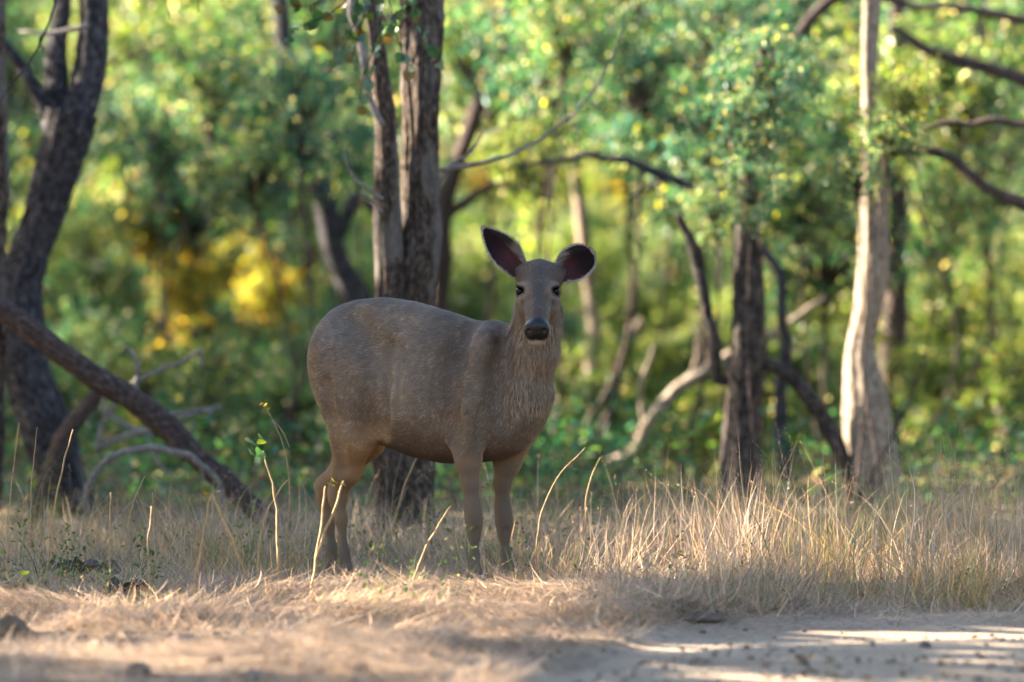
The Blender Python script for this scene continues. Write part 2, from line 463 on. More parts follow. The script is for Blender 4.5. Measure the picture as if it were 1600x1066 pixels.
# breast and neck
ell(D(808, 635, -.20), .088, .09, .15, .08)
chain([(D(795, 612, -.13), .150), (D(814, 592, -.22), .114), (D(834, 548, -.28), .094), (D(842, 500, -.30), .086), (D(844, 455, -.31), .080)], .06)
cone(D(800, 565, -.12), D(838, 490, -.28), .075, .06, .06)     # nape running back to the withers
# head
HX = 840.5
ell(D(844, 436, -.365), .080, .095, .072, .04)
cone(D(843, 432, -.39), D(HX, 457, -.455), .062, .060, .04)
cone(D(824, 427, -.37), D(864, 429, -.37), .044, .042, .03)
cone(D(843, 420, -.36), D(843, 416, -.355), .030, .022, .03)
cone(D(HX, 456, -.462), D(839.5, 490, -.548), .057, .046, .035)
cone(D(839.5, 490, -.548), D(839, 512, -.588), .046, .046, .03)
for s in (-1, 1):
    ell(D(HX + s * 25, 446.5, -.456), .026, .034, .016, .020)       # brow over the eye
    ell(D(HX + s * 23, 466, -.455), .022, .034, .022, .022)       # cheek bone under it
    ell(D(HX + s * 19, 480, -.43), .038, .065, .060, .05)        # jaw muscle
    ell(D(839 + s * 10.5, 514, -.605), .0275, .027, .028, .018)    # nostril wing
    cone(D(844 + s * 20, 434, -.35), D(844 + s * 33, 425, -.325), .036, .024, .04)   # ear root
    ell(D(839 + s * 12, 526, -.578), .026, .034, .017, .02)       # upper lip
ell(D(839, 507, -.612), .030, .020, .022, .02)
cone(D(840, 500, -.40), D(839, 527, -.53), .058, .034, .03)
ell(D(839, 533.5, -.562), .036, .040, .020, .012)                    # chin
for s in (-1, 1):
    ell(D(HX + s * 29.0, 455.5, -.472), .021, .022, .0165, .006, cut=True)  # eye socket
    ell(D(839 + s * 12.5, 517, -.640), .011, .022, .0105, .006, cut=True, tilt=s * -.5)   # nostril

def surf_dy(px, py):
    for dy in np.arange(-.72, .5, .004):
        q = (D(px, py, dy) - lo) / H
        i = np.round(q).astype(int)
        if (i >= 0).all() and (i < NX).all() and FLD[tuple(i)] < 0: return dy
    return None
def groove(path, r, depth, k=.05):
    pts = []
    for a, b in path:
        dy = surf_dy(a, b)
        if dy is not None: pts.append(D(a, b, dy - r + depth))
    for a, b in zip(pts[:-1], pts[1:]):
        sl, x, y, z = sub(np.minimum(a, b) - r, np.maximum(a, b) + r, k + .02)
        ab = b - a; t = np.clip(((x - a[0]) * ab[0] + (y - a[1]) * ab[1] + (z - a[2]) * ab[2]) / float(ab @ ab), 0, 1)
        d = np.sqrt((x - a[0] - t * ab[0]) ** 2 + (y - a[1] - t * ab[1]) ** 2 + (z - a[2] - t * ab[2]) ** 2) - r
        smin(sl, d, k, True)
groove([(722, 520), (708, 560), (700, 610), (699, 660), (706, 692)], .050, .026, .045)      # behind the shoulder
groove([(598, 540), (586, 590), (580, 635), (582, 668)], .070, .030)                    # flank in front of the haunch
groove([(792, 530), (783, 575), (780, 620), (786, 660)], .045, .022, .04)                     # neck into shoulder
groove([(552, 492), (566, 520), (578, 555)], .07, .018)                                 # below the hip bone
groove([(508, 600), (514, 650), (524, 700), (533, 735)], .03, .011, .03)                # back edge of the thigh
groove([(757, 640), (752, 690)], .03, .014, .03)
for i_ in range(6):      # ribs
    groove([(612 + 15 * i_, 540 + 4 * i_), (606 + 15 * i_, 590 + 3 * i_), (606 + 15 * i_, 640)], .02, .0045, .02)
groove([(742, 505), (728, 535), (722, 570)], .03, .010, .03)
for s_ in (-1, 1):
    groove([(HX + s_ * 17, 466), (HX + s_ * 15, 480), (HX + s_ * 14, 492)], .016, .0045, .012)
    groove([(739 + 49 * (s_ > 0) + 5, 830), (741 + 48 * (s_ > 0) + 4, 868)], .012, .004, .012)

def surface_nets(f):
    ins = f < 0
    n = np.array(f.shape) - 1
    cnt = np.zeros(n, np.int8)
    cr = [(i, j, k) for i in (0, 1) for j in (0, 1) for k in (0, 1)]
    for i, j, k in cr: cnt += ins[i:n[0] + i, j:n[1] + j, k:n[2] + k]
    act = (cnt > 0) & (cnt < 8)
    I = np.argwhere(act); idx = np.full(n, -1, np.int32); idx[act] = np.arange(len(I))
    acc = np.zeros((len(I), 3)); num = np.zeros(len(I))
    val = {c: f[I[:, 0] + c[0], I[:, 1] + c[1], I[:, 2] + c[2]].astype(float) for c in cr}
    for a in cr:
        for ax in range(3):
            if a[ax]: continue
            b = list(a); b[ax] = 1; b = tuple(b)
            va, vb = val[a], val[b]; m = (va < 0) != (vb < 0)
            t = np.where(m, va / np.where(m, va - vb, 1), 0)
            p = np.tile(np.array(a, float), (len(I), 1)); p[:, ax] += t
            acc[m] += p[m]; num[m] += 1
    V = lo + (I + acc / num[:, None]) * H
    Q = []
    for ax in range(3):
        o1, o2 = (ax + 1) % 3, (ax + 2) % 3
        s0 = [slice(None)] * 3; s1 = [slice(None)] * 3
        s0[ax] = slice(0, -1); s1[ax] = slice(1, None)
        ch = ins[tuple(s0)] != ins[tuple(s1)]
        E = np.argwhere(ch); E = E[(E[:, o1] > 0) & (E[:, o2] > 0) & (E[:, o1] < n[o1]) & (E[:, o2] < n[o2])]
        def at(d1, d2):
            e = E.copy(); e[:, o1] -= d1; e[:, o2] -= d2
            return idx[e[:, 0], e[:, 1], e[:, 2]]
        q = np.stack([at(1, 1), at(0, 1), at(0, 0), at(1, 0)], -1)
        fl = ~ins[E[:, 0], E[:, 1], E[:, 2]]
        q[fl] = q[fl][:, ::-1]
        Q.append(q)
    Q = np.vstack(Q)
    return V, Q[(Q >= 0).all(1)]
DV, DQ = surface_nets(FLD)
GR = np.gradient(FLD, H)
def tri_sample(arr, p):
    q = (p - lo) / H; i = np.clip(np.floor(q).astype(int), 0, NX - 2); f = q - i
    out = 0
    for a in (0, 1):
        for b in (0, 1):
            for c in (0, 1):
                w = (f[:, 0] if a else 1 - f[:, 0]) * (f[:, 1] if b else 1 - f[:, 1]) * (f[:, 2] if c else 1 - f[:, 2])
                out = out + w * arr[i[:, 0] + a, i[:, 1] + b, i[:, 2] + c]
    return out
def normal_at(p): return nrm(np.stack([tri_sample(gk, p) for gk in GR], -1))

def seg_t(p, a, b):
    ab = b - a; t = np.clip((p - a) @ ab / (ab @ ab), 0, 1)
    return t, np.linalg.norm(p - a - t[:, None] * ab, axis=1)
EYE = [D(HX + s * 27.6, 455.5, -.460) for s in (-1, 1)]
NOSE = D(839, 515, -.62)
def coat(p, nn):
    """base colour of the coat at points p (pigment, plus painted light and shade)"""
    n = len(p)
    base = np.tile(np.array([0.138, 0.101, 0.074]), (n, 1))
    u = (p - BO) @ AX; z = p[:, 2]
    def mix(c, w):
        nonlocal base
        base = base * (1 - w[:, None]) + np.array(c) * w[:, None]
    f1 = fbm(u * 6 + 3, z * 6, 3, 3)
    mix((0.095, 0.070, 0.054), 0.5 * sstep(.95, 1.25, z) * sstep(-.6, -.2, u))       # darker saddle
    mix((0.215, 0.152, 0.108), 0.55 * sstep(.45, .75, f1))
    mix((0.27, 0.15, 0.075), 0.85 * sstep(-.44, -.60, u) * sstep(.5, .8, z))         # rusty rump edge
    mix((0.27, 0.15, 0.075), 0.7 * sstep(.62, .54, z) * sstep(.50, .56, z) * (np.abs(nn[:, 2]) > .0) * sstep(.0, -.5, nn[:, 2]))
    leg = sstep(.60, .50, z)
    v = (p - BO) @ LT
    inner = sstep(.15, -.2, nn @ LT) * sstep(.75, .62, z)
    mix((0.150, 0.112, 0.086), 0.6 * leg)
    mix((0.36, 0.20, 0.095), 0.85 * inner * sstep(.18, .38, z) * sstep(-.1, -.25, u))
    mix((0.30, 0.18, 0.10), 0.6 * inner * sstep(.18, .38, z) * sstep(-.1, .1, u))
    mix((0.30, 0.18, 0.095), 0.7 * sstep(.10, .0, np.abs(p[:, 0] - (700 - 800) / 364)) * sstep(.60, .67, z) * sstep(.82, .72, z) * sstep(.05, .14, p[:, 0] * 0 + .1))
    tx = p[:, 0] * FPX / p[:, 1] + 800; tz = HOR + (CAMZ - z) / p[:, 1] * FPX
    def blob(cx, cy, rx, ry): return np.exp(-((tx - cx) / rx) ** 2 - ((tz - cy) / ry) ** 2)
    mix((0.215, 0.172, 0.140), .6 * blob(618, 590, 42, 50)); mix((0.23, 0.18, 0.148), .5 * blob(525, 520, 26, 26)); mix((0.22, 0.172, 0.14), .55 * blob(742, 525, 26, 30))  # soft light painted into the coat on flank, rump and shoulder top
    mix((0.085, 0.061, 0.046), .6 * blob(655, 690, 75, 28) + .5 * blob(575, 560, 18, 70) + .5 * blob(700, 600, 14, 70)); mix((0.10, 0.072, 0.055), .6 * blob(790, 672, 34, 24) + .45 * blob(765, 590, 16, 60))  # shade painted into the belly side, flank hollow and shoulder creases
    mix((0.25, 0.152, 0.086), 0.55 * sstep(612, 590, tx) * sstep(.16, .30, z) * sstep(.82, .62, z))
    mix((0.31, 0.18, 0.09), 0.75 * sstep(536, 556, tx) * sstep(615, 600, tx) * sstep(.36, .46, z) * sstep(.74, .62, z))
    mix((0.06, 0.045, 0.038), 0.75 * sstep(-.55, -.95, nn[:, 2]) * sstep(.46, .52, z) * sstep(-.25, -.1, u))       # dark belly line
    # neck ruff lighter and browner, head grey
    head = sstep(24.72, 24.62, p[:, 1]) * sstep(.98, 1.06, z) * sstep(-.06, .0, p[:, 0])
    neck = sstep(.38, .5, u) * sstep(.75, .95, z) * (1 - head)
    mix((0.165, 0.116, 0.082), 0.65 * neck)
    mix((0.125, 0.096, 0.078), head)
    t, dd = seg_t(p, D(842, 420, -.45), D(839, 500, -.63))
    mix((0.062, 0.053, 0.052), 0.8 * head * sstep(.040, .012, np.abs(p[:, 0] - D(HX, 450, -.45)[0])) * sstep(1.10, 1.14, z))
    mix((0.075, 0.062, 0.056), 0.7 * head * sstep(1.28, 1.34, z))
    for e in EYE:
        r = np.linalg.norm((p - e) * np.array([.8, .6, 1]), axis=1)
        mix((0.18, 0.145, 0.12), 0.6 * sstep(.052, .036, r))
        mix((0.014, 0.010, 0.009), sstep(.033, .025, r))
        rr = np.linalg.norm((p - (e + np.array([.012 * np.sign(D(HX, 450, 0)[0] - e[0]), -.03, -.045]))) * np.array([1.3, .5, .8]), axis=1)
        mix((0.045, 0.035, 0.03), 0.7 * sstep(.018, .008, rr))
    mix((0.20, 0.155, 0.125), 0.7 * head * sstep(1.17, 1.12, z) * sstep(24.50, 24.44, p[:, 1]))
    chin = sstep(24.52, 24.48, p[:, 1]) * sstep(1.070, 1.058, z) * sstep(.98, 1.0, z)
    mix((0.30, 0.26, 0.225), chin * .85)
    nr = np.linalg.norm((p - NOSE) * np.array([1.0, .75, 1.18]), axis=1)
    nose = sstep(.064, .056, nr) * sstep(1.058, 1.066, z)
    mix((0.007, 0.007, 0.009), nose)
    hoof = sstep(.05, .042, z)
    mix((0.03, 0.025, 0.022), hoof)
    return base, nose, head, neck, hoof

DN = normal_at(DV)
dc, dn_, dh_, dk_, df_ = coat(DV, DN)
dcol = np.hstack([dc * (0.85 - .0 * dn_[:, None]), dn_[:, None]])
# ears: cupped shells
def ear(base, tip, face, width, curl, fold, tipround, seed):
    base, tip = np.asarray(base), np.asarray(tip)
    L = np.linalg.norm(tip - base); a = (tip - base) / L
    nf = nrm(np.asarray(face) - (np.asarray(face) @ a) * a); s = np.cross(a, nf)
    nt, ns = 40, 29
    t = np.linspace(0, 1, nt); ss = np.linspace(-1, 1, ns)
    T, S = np.meshgrid(t, ss, indexing='ij')
    prof = np.interp(t, [0, .08, .2, .35, .5, .65, .8, .9, .96, 1], np.array(tipround))
    kk = np.array([.25, .5, .25]); prof = np.convolve(np.pad(prof, 1, 'edge'), kk, 'valid')
    w = width * prof[:, None]
    roll = np.interp(t, [0, .25, .6, 1], curl)[:, None]
    ang = S * roll
    # arc of total half-angle "roll": keeps the outline width, moves the edges towards the face
    lat = np.sin(ang) / np.maximum(np.sin(roll), 1e-3) * w
    fwd = (1 - np.cos(ang)) / np.maximum(np.sin(roll), 1e-3) * w
    lat = lat + fold * w * (T * (1 - T)) * 1.2
    inn = base + (T * L)[..., None] * a + lat[..., None] * s + fwd[..., None] * nf
    inn = inn + nf * (0.02 * np.sin(T * np.pi))[..., None] * -1
    # thickness
    th = 0.006 * (1 - .7 * np.abs(S)) + .001
    dS = np.gradient(inn, axis=1); dT = np.gradient(inn, axis=0)
    N = nrm(np.cross(dT, dS)); 
    if (N[nt // 2, ns // 2] @ nf) > 0: N = -N
    out = inn + N * th[..., None]
    V = np.vstack([inn.reshape(-1, 3), out.reshape(-1, 3)]); n0 = nt * ns
    i = np.arange(nt - 1)[:, None] * ns; j = np.arange(ns - 1)[None, :]
    q = np.stack([i + j, i + j + 1, i + ns + j + 1, i + ns + j], -1).reshape(-1, 4)
    rim = [np.arange(nt) * ns, np.arange(nt) * ns + ns - 1, (nt - 1) * ns + np.arange(ns)]
    R = np.vstack([np.stack([r[:-1], r[1:], r[1:] + n0, r[:-1] + n0], -1) for r in rim])
    F = np.vstack([q, q[:, ::-1] + n0, R])
    edge = np.maximum(np.abs(S) ** 3, sstep(.9, 1.0, T))
    f = fbm(S * 3 + seed, T * 5, 7, 3)
    ci = np.tile(np.array([.012, .007, .008]), (nt * ns, 1))
    wlow = (sstep(.75, .2, T) * (.5 + f)).reshape(-1, 1).clip(0, 1)
    ci = ci * (1 - .75 * wlow) + np.array([.07, .026, .028]) * .75 * wlow
    tea = (sstep(.2, .8, S * np.sign(fold if fold else 1)) * sstep(.1, .5, T)).reshape(-1, 1)  # bluish sheen painted into one side of the ear lining
    ci = ci * (1 - .4 * tea) + np.array([.035, .045, .055]) * .4 * tea
    ew = sstep(.93, 1.0, edge).reshape(-1, 1)
    ci = ci * (1 - ew) + np.array([.20, .17, .15]) * ew
    co = np.tile(np.array([.10, .08, .07]), (nt * ns, 1)); co = co * (1 - ew * .6) + np.array([.20, .17, .15]) * ew * .6
    cols = np.hstack([np.vstack([ci, co]), np.zeros((2 * nt * ns, 1))])
    return V, F, cols, inn, out, N, s, a, nf
EARS = [
    ear(D(813, 424, -.355), D(756, 357, -.34), (.12, -1, -.15), .061, [1.9, 1.35, .95, .6], .25, [.60, .72, .90, 1.0, .98, .84, .60, .38, .24, .08], 1),
    ear(D(872, 430, -.355), D(925, 394, -.35), (.0, -1, .05), .069, [1.9, 1.35, 1.0, .7], -.10, [.50, .62, .84, .98, 1.0, .97, .86, .68, .48, .16], 2),
]
VV, FF, CC, n0 = [DV], [DQ], [dcol], len(DV)
for e in EARS:
    VV.append(e[0]); FF.append(e[1] + n0); CC.append(e[2]); n0 += len(e[0])
def body_mat():
    m, nt, b = new_mat('deer_skin')
    at = nt.nodes.new('ShaderNodeAttribute'); at.attribute_name = 'Col'
    tc = nt.nodes.new('ShaderNodeTexCoord')
    n1 = noise(nt, tc.outputs['Object'], 300, 3)
    c = mixc(nt, 0.4, at.outputs['Color'], ramp(nt, n1, [(0.3, (.6, .6, .6)), (.7, (1.2, 1.2, 1.2))]), 'MULTIPLY')
    nt.links.new(c, b.inputs['Base Color'])
    mr = nt.nodes.new('ShaderNodeMapRange'); mr.inputs[3].default_value = .75; mr.inputs[4].default_value = .30
    nt.links.new(at.outputs['Alpha'], mr.inputs[0]); nt.links.new(mr.outputs[0], b.inputs['Roughness'])
    ms = nt.nodes.new('ShaderNodeMapRange'); ms.inputs[3].default_value = .06; ms.inputs[4].default_value = .32
    nt.links.new(at.outputs['Alpha'], ms.inputs[0]); nt.links.new(ms.outputs[0], b.inputs['Specular IOR Level'])
    n2 = noise(nt, tc.outputs['Object'], 420, 2)
    bump(nt, b, n2, .35, .002)
    return m
deer = empty('deer', BO + np.array([0, 0, 0.0]), 'brown female deer with large rounded ears standing in dry grass looking out', 'deer')
def dchild(name, V, F, mat, cols=None, smooth=True):
    return obj(name, make_mesh(name, V - BO, F, cols, smooth), mat, deer)
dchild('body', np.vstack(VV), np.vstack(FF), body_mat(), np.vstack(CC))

# eyes
m_eye, nt, b = new_mat('eye'); b.inputs['Base Color'].default_value = (.004, .003, .0025, 1); b.inputs['Roughness'].default_value = .12; b.inputs['Specular IOR Level'].default_value = .16
def uvsphere(r=1.0, n=20, m=14):
    th = np.linspace(0, np.pi, m); ph = np.linspace(0, 2 * np.pi, n, endpoint=False)
    A, B = np.meshgrid(th, ph, indexing='ij')
    V = r * np.stack([np.sin(A) * np.cos(B), np.sin(A) * np.sin(B), np.cos(A)], -1).reshape(-1, 3)
    i = np.arange(m - 1)[:, None] * n; j = np.arange(n)[None, :]; j2 = (j + 1) % n
    return V, np.stack([i + j, i + n + j, i + n + j2, i + j2], -1).reshape(-1, 4)
SV, SF = uvsphere()
for e in EYE:
    dchild('eye', SV * np.array([.0195, .020, .0180]) + e, SF, m_eye)

# fur: fine ribbons lying along the coat
def ribbons(p, n, flow, length, width, lift, cols, curl=0.35):
    f = flow - (flow * n).sum(1, keepdims=True) * n; f = nrm(f)
    s = np.cross(n, f)
    L = length[:, None]; Wd = width[:, None]
    d0 = nrm(f + n * lift[:, None]); d1 = nrm(f + n * (lift * curl)[:, None])
    a = p; m = p + d0 * L * .5; t = m + d1 * L * .5
    V = np.stack([a - s * Wd * .5, a + s * Wd * .5, m + s * Wd * .42, m - s * Wd * .42, t], 1).reshape(-1, 3)
    i = np.arange(len(p))[:, None] * 5
    Q = i + np.array([[0, 1, 2, 3]]); T = i + np.array([[3, 2, 4]])
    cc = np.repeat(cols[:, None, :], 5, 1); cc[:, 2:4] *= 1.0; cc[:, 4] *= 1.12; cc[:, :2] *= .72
    return V, Q, T, cc.reshape(-1, 3)
def sample_faces(V, Q, N, keep=None):
    a, b, c, d_ = [V[Q[:, k]] for k in range(4)]
    ar = np.linalg.norm(np.cross(c - a, d_ - b), axis=1)
    if keep is not None: ar = ar * keep((a + c) / 2)
    k = rng.choice(len(Q), N, p=ar / ar.sum()); r, s = rng.random((2, N, 1))
    return (a[k] * (1 - r) + b[k] * r) * (1 - s) + (d_[k] * (1 - r) + c[k] * r) * s
def fur_weight(c):
    hd = (c[:, 2] > 1.0) & (c[:, 1] < 24.70) & (c[:, 0] > -.03)
    return 1 + 2.5 * hd
NH = 175000
hp = sample_faces(DV, DQ, NH, fur_weight)
hn = normal_at(hp)
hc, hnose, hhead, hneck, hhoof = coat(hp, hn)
uu = (hp - BO) @ AX; zz = hp[:, 2]
fb = -AX[None] * 1.0 + np.array([0, 0, -.55])
fleg = np.array([0.0, 0, -1.0]) - AX * .1
fneck = np.array([-.12, .15, -1.0])
hd_ax = nrm(D(843, 415, -.36) - D(839, 515, -.62))
lw = sstep(.68, .52, zz)[:, None]
nk = sstep(.36, .50, uu)[:, None] * sstep(.60, .75, zz)[:, None]
flow = fb * (1 - lw) + fleg * lw
flow = flow * (1 - nk) + fneck * nk
flow = flow * (1 - hhead[:, None]) + hd_ax * hhead[:, None]
# outward from the face centre line, whorls on the flank, small local disorder
flow = flow + hhead[:, None] * (hp - D(HX, 470, -.45)) * np.array([3.0, 0, 0])
w1 = fbm(uu * 5, zz * 5, 11, 2) - .5; w2 = fbm(uu * 40, zz * 40, 12, 2) - .5
flow = nrm(flow) + hn * 0 + np.cross(hn, nrm(flow)) * (1.2 * w1 + .8 * w2 + rng.normal(0, .14, NH))[:, None]
ln = .021 * (1 - .58 * lw[:, 0]) ; ln = ln * (1 - .5 * hhead) + .026 * hneck * (rng.random(NH) ** 2) * 1.3
ln = ln * rng.uniform(.6, 1.35, NH)
eye_r = np.minimum(*[np.linalg.norm((hp - e), axis=1) for e in EYE])
keep = (hnose < .3) & (hhoof < .5) & (eye_r > .0265)
tone = np.exp(rng.normal(0, .27, NH) + 1.0 * (fbm(uu * 55, zz * 55, 21, 2) - .5))[:, None]
warm = rng.random((NH, 1)) < .05
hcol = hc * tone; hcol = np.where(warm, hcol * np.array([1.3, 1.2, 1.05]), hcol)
wdh = rng.uniform(.0010, .0022, NH) * (1 - .35 * hhead)
lift = np.where(hneck > .4, .38, .22) * rng.uniform(.5, 1.4, NH) * (1 - .3 * hhead) * (1 - .55 * lw[:, 0])
k = keep
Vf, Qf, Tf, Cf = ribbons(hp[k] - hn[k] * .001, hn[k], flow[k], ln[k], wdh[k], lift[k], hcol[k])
# long throat and chin hair, pale ear fringe and ear tufts
def extra(p, n, dirv, L, wd, col):
    return ribbons(p, n, dirv, L, wd, np.full(len(p), .25), col, 1.0)
parts = [(Vf, Qf, Tf, Cf)]
nkp = sample_faces(DV, DQ, 3600, lambda c: ((c[:, 2] > .74) & (c[:, 2] < 1.13) & ((c - BO) @ AX > .44) & (c[:, 1] > 24.50) & (c[:, 1] < 24.95) & (c[:, 0] > -.03)) * 1.0)
nn = normal_at(nkp)
col = np.where(rng.random((len(nkp), 1)) < .22, np.array([.30, .23, .17]), np.array([.24, .165, .115])) * np.exp(rng.normal(0, .25, (len(nkp), 1)))
fl = np.array([0, 0, -1.0]) + nn * .25 + rng.normal(0, .16, (len(nkp), 3))
parts.append(ribbons(nkp, nn, fl, rng.uniform(.022, .05, len(nkp)), rng.uniform(.001, .0018, len(nkp)), rng.uniform(.2, .7, len(nkp)), col, .7))
for e in EARS:
    inn, out, N, s, a, nf = e[3:]
    nt, ns = inn.shape[:2]
    rimp = np.vstack([inn[4:, 0], inn[4:, -1], inn[-1]]); inw = np.vstack([inn[4:, 3], inn[4:, -4], inn[-4]])
    k_ = rng.integers(0, len(rimp), 800); p = rimp[k_] + rng.normal(0, .0018, (800, 3)); dv = nrm(rimp[k_] - inw[k_]) + rng.normal(0, .25, (800, 3)) + a * .5
    parts.append(extra(p, np.tile(nf, (800, 1)), dv, rng.uniform(.006, .014, 800), np.full(800, .0012), np.tile([.27, .235, .21], (800, 1)) * np.exp(rng.normal(0, .25, (800, 1)))))
    # outer skin of the ear
    k1 = rng.integers(1, nt, 2600); k2 = rng.integers(0, ns, 2600); p = out[k1, k2] + rng.normal(0, .0015, (2600, 3))
    parts.append(ribbons(p, N[k1, k2], np.tile(a, (2600, 1)) + rng.normal(0, .2, (2600, 3)), rng.uniform(.008, .014, 2600), np.full(2600, .0013), np.full(2600, .2), np.tile([.115, .092, .08], (2600, 1)) * np.exp(rng.normal(0, .25, (2600, 1)))))
    # pale tufts at the mouth of the ear
    q = 160; k1 = rng.integers(1, int(nt * .42), q); k2 = rng.integers(int(ns * .0), int(ns * .28), q) if s @ (D(843, 420, 0) - inn[0, 0]) < 0 else rng.integers(int(ns * .72), ns, q)
    p = inn[k1, k2]; dv = a + nf * .5 + rng.normal(0, .25, (q, 3))
    parts.append(extra(p, np.tile(nf, (q, 1)), dv, rng.uniform(.02, .045, q), np.full(q, .0014), np.tile([.17, .145, .125], (q, 1)) * np.exp(rng.normal(0, .3, (q, 1)))))
def join(parts):
    Vs, Qs, Ts, Cs, n = [], [], [], [], 0
    for V, Q, T, c in parts:
        Vs.append(V); Qs.append(Q + n); Ts.append(T + n); Cs.append(c); n += len(V)
    return np.vstack(Vs), [np.vstack(Qs), np.vstack(Ts)], np.vstack(Cs)
V, F, cc = join(parts)
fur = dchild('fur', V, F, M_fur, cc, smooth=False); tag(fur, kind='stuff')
del FLD, GR

# ------------------------------------------------------------------ foliage
def leaf_geo(p, d, n, L, Wd, cols, fold=.25):
    """p base, d direction, n rough up; 6-point folded leaf"""
    d = nrm(d); s = nrm(np.cross(d, n)); n = np.cross(s, d)
    L = L[:, None]; Wd = Wd[:, None]
    up = n * Wd * fold
    pts = [p, p + d * L * .28 + s * Wd * .42 + up, p + d * L * .66 + s * Wd * .42 + up, p + d * L - n * L * .08, p + d * L * .66 - s * Wd * .42 + up, p + d * L * .28 - s * Wd * .42 + up]
    V = np.stack(pts, 1).reshape(-1, 3)
    i = np.arange(len(p))[:, None] * 6
    Q = np.vstack([i + np.array([[0, 1, 2, 3]]), i + np.array([[0, 3, 4, 5]])])
    return V, Q, np.repeat(cols[:, None, :], 6, 1).reshape(-1, cols.shape[1])

PAL = {   # leaf colours, linear
    'teal':  [(.022, .088, .076), (.032, .108, .088), (.046, .118, .074)],
    'green': [(.045, .120, .050), (.065, .145, .050), (.095, .165, .052)],
    'lime':  [(.150, .205, .030), (.190, .225, .035), (.115, .180, .036)],
    'dry':   [(.36, .25, .15), (.28, .17, .10), (.46, .36, .24), (.16, .10, .07), (.10, .065, .05)],
    'cream': [(.62, .50, .34), (.70, .60, .42), (.60, .42, .28), (.55, .46, .06), (.62, .50, .05)],  # pale leaf colours standing in for glints of light among the leaves
    'gold':  [(.480, .310, .020), (.500, .230, .022), (.340, .290, .025), (.300, .140, .030)],
}
def leaf_cols(n, mixs):
    out = np.zeros((n, 3)); r = rng.random(n); acc = 0
    for name, w in mixs:
        m = (r >= acc) & (r < acc + w); acc += w
        pal = np.array(PAL[name]); out[m] = pal[rng.integers(0, len(pal), m.sum())]
    return out * np.exp(rng.normal(0, .36, (n, 1)))

def crown_geo(ncl, per, rx, rz, zc, lsize, mixs, ratio=.55, csig=.28, droop=.5, hollow=.5, stem_from=None, flat=.7, limb_ok=None, big=0.0):
    """leaf clusters strung on twigs through an uneven crown; returns leaf arrays and a Bag of limbs"""
    cen = []
    for _ in range(ncl):
        v = nrm(rng.normal(size=3)); r = rng.uniform(hollow, 1.0) ** .6
        cen.append(v * r * np.array([rx, rx, rz]) * rng.uniform(.75, 1.12))
    cen = np.array(cen) + np.array([0, 0, zc])
    cen[:, 2] = np.maximum(cen[:, 2], .15)
    bag = Bag(); Ps, Ds, Cs = [], [], []
    tree_c = leaf_cols(ncl, mixs)
    for c, tc in zip(cen, tree_c):
        if stem_from is not None:
            b = np.array(stem_from); b = b + np.array([0, 0, 1.0]) * max(0, (c[2] - b[2])) * .35
            if limb_ok is not None and not limb_ok(np.linspace(b, c, 8)).all(): continue_limb = False
            else: continue_limb = True
            mid = (b + c) / 2 + np.array([0, 0, .12 * rx]) + rng.normal(0, .06, 3)
            R = .012 + .012 * rx
            if continue_limb: bag.tube([b, mid, c], [R, R * .6, R * .25], nseg=5, n=7)
        for _ in range(6):
            td = nrm(rng.normal(size=3) * np.array([1, 1, flat]) + np.array([0, 0, -droop * .5])); tl = csig * rng.uniform(1.0, 2.6)
            k = max(2, per // 6)
            t = np.sort(rng.random(k)) ** .8
            pts = c + td * tl * t[:, None] + np.array([0, 0, -droop]) * tl * (t ** 2)[:, None] * .4 + rng.normal(0, csig * .16, (k, 3))
            Ps.append(pts); Ds.append(td + rng.normal(0, .6, (k, 3)) + np.array([0, 0, -droop]))
            lc_ = leaf_cols(k, mixs); Cs.append(np.where(lc_[:, :1] > .3, lc_, .65 * lc_ + .35 * np.minimum(tc, .25)))
    Pp = np.vstack(Ps); Dd = np.vstack(Ds); cols = np.vstack(Cs)
    n = rng.normal(size=Pp.shape) * .6 + np.array([0, 0, 1.0])
    L = lsize * rng.uniform(.6, 1.35, len(Pp)) * np.where(rng.random(len(Pp)) < big, 1.7, 1.0)
    return Pp, Dd, n, L, L * ratio * rng.uniform(.8, 1.2, len(Pp)), cols, bag

def ground_at(x, y): return float(gz(np.array(x), np.array(y)))

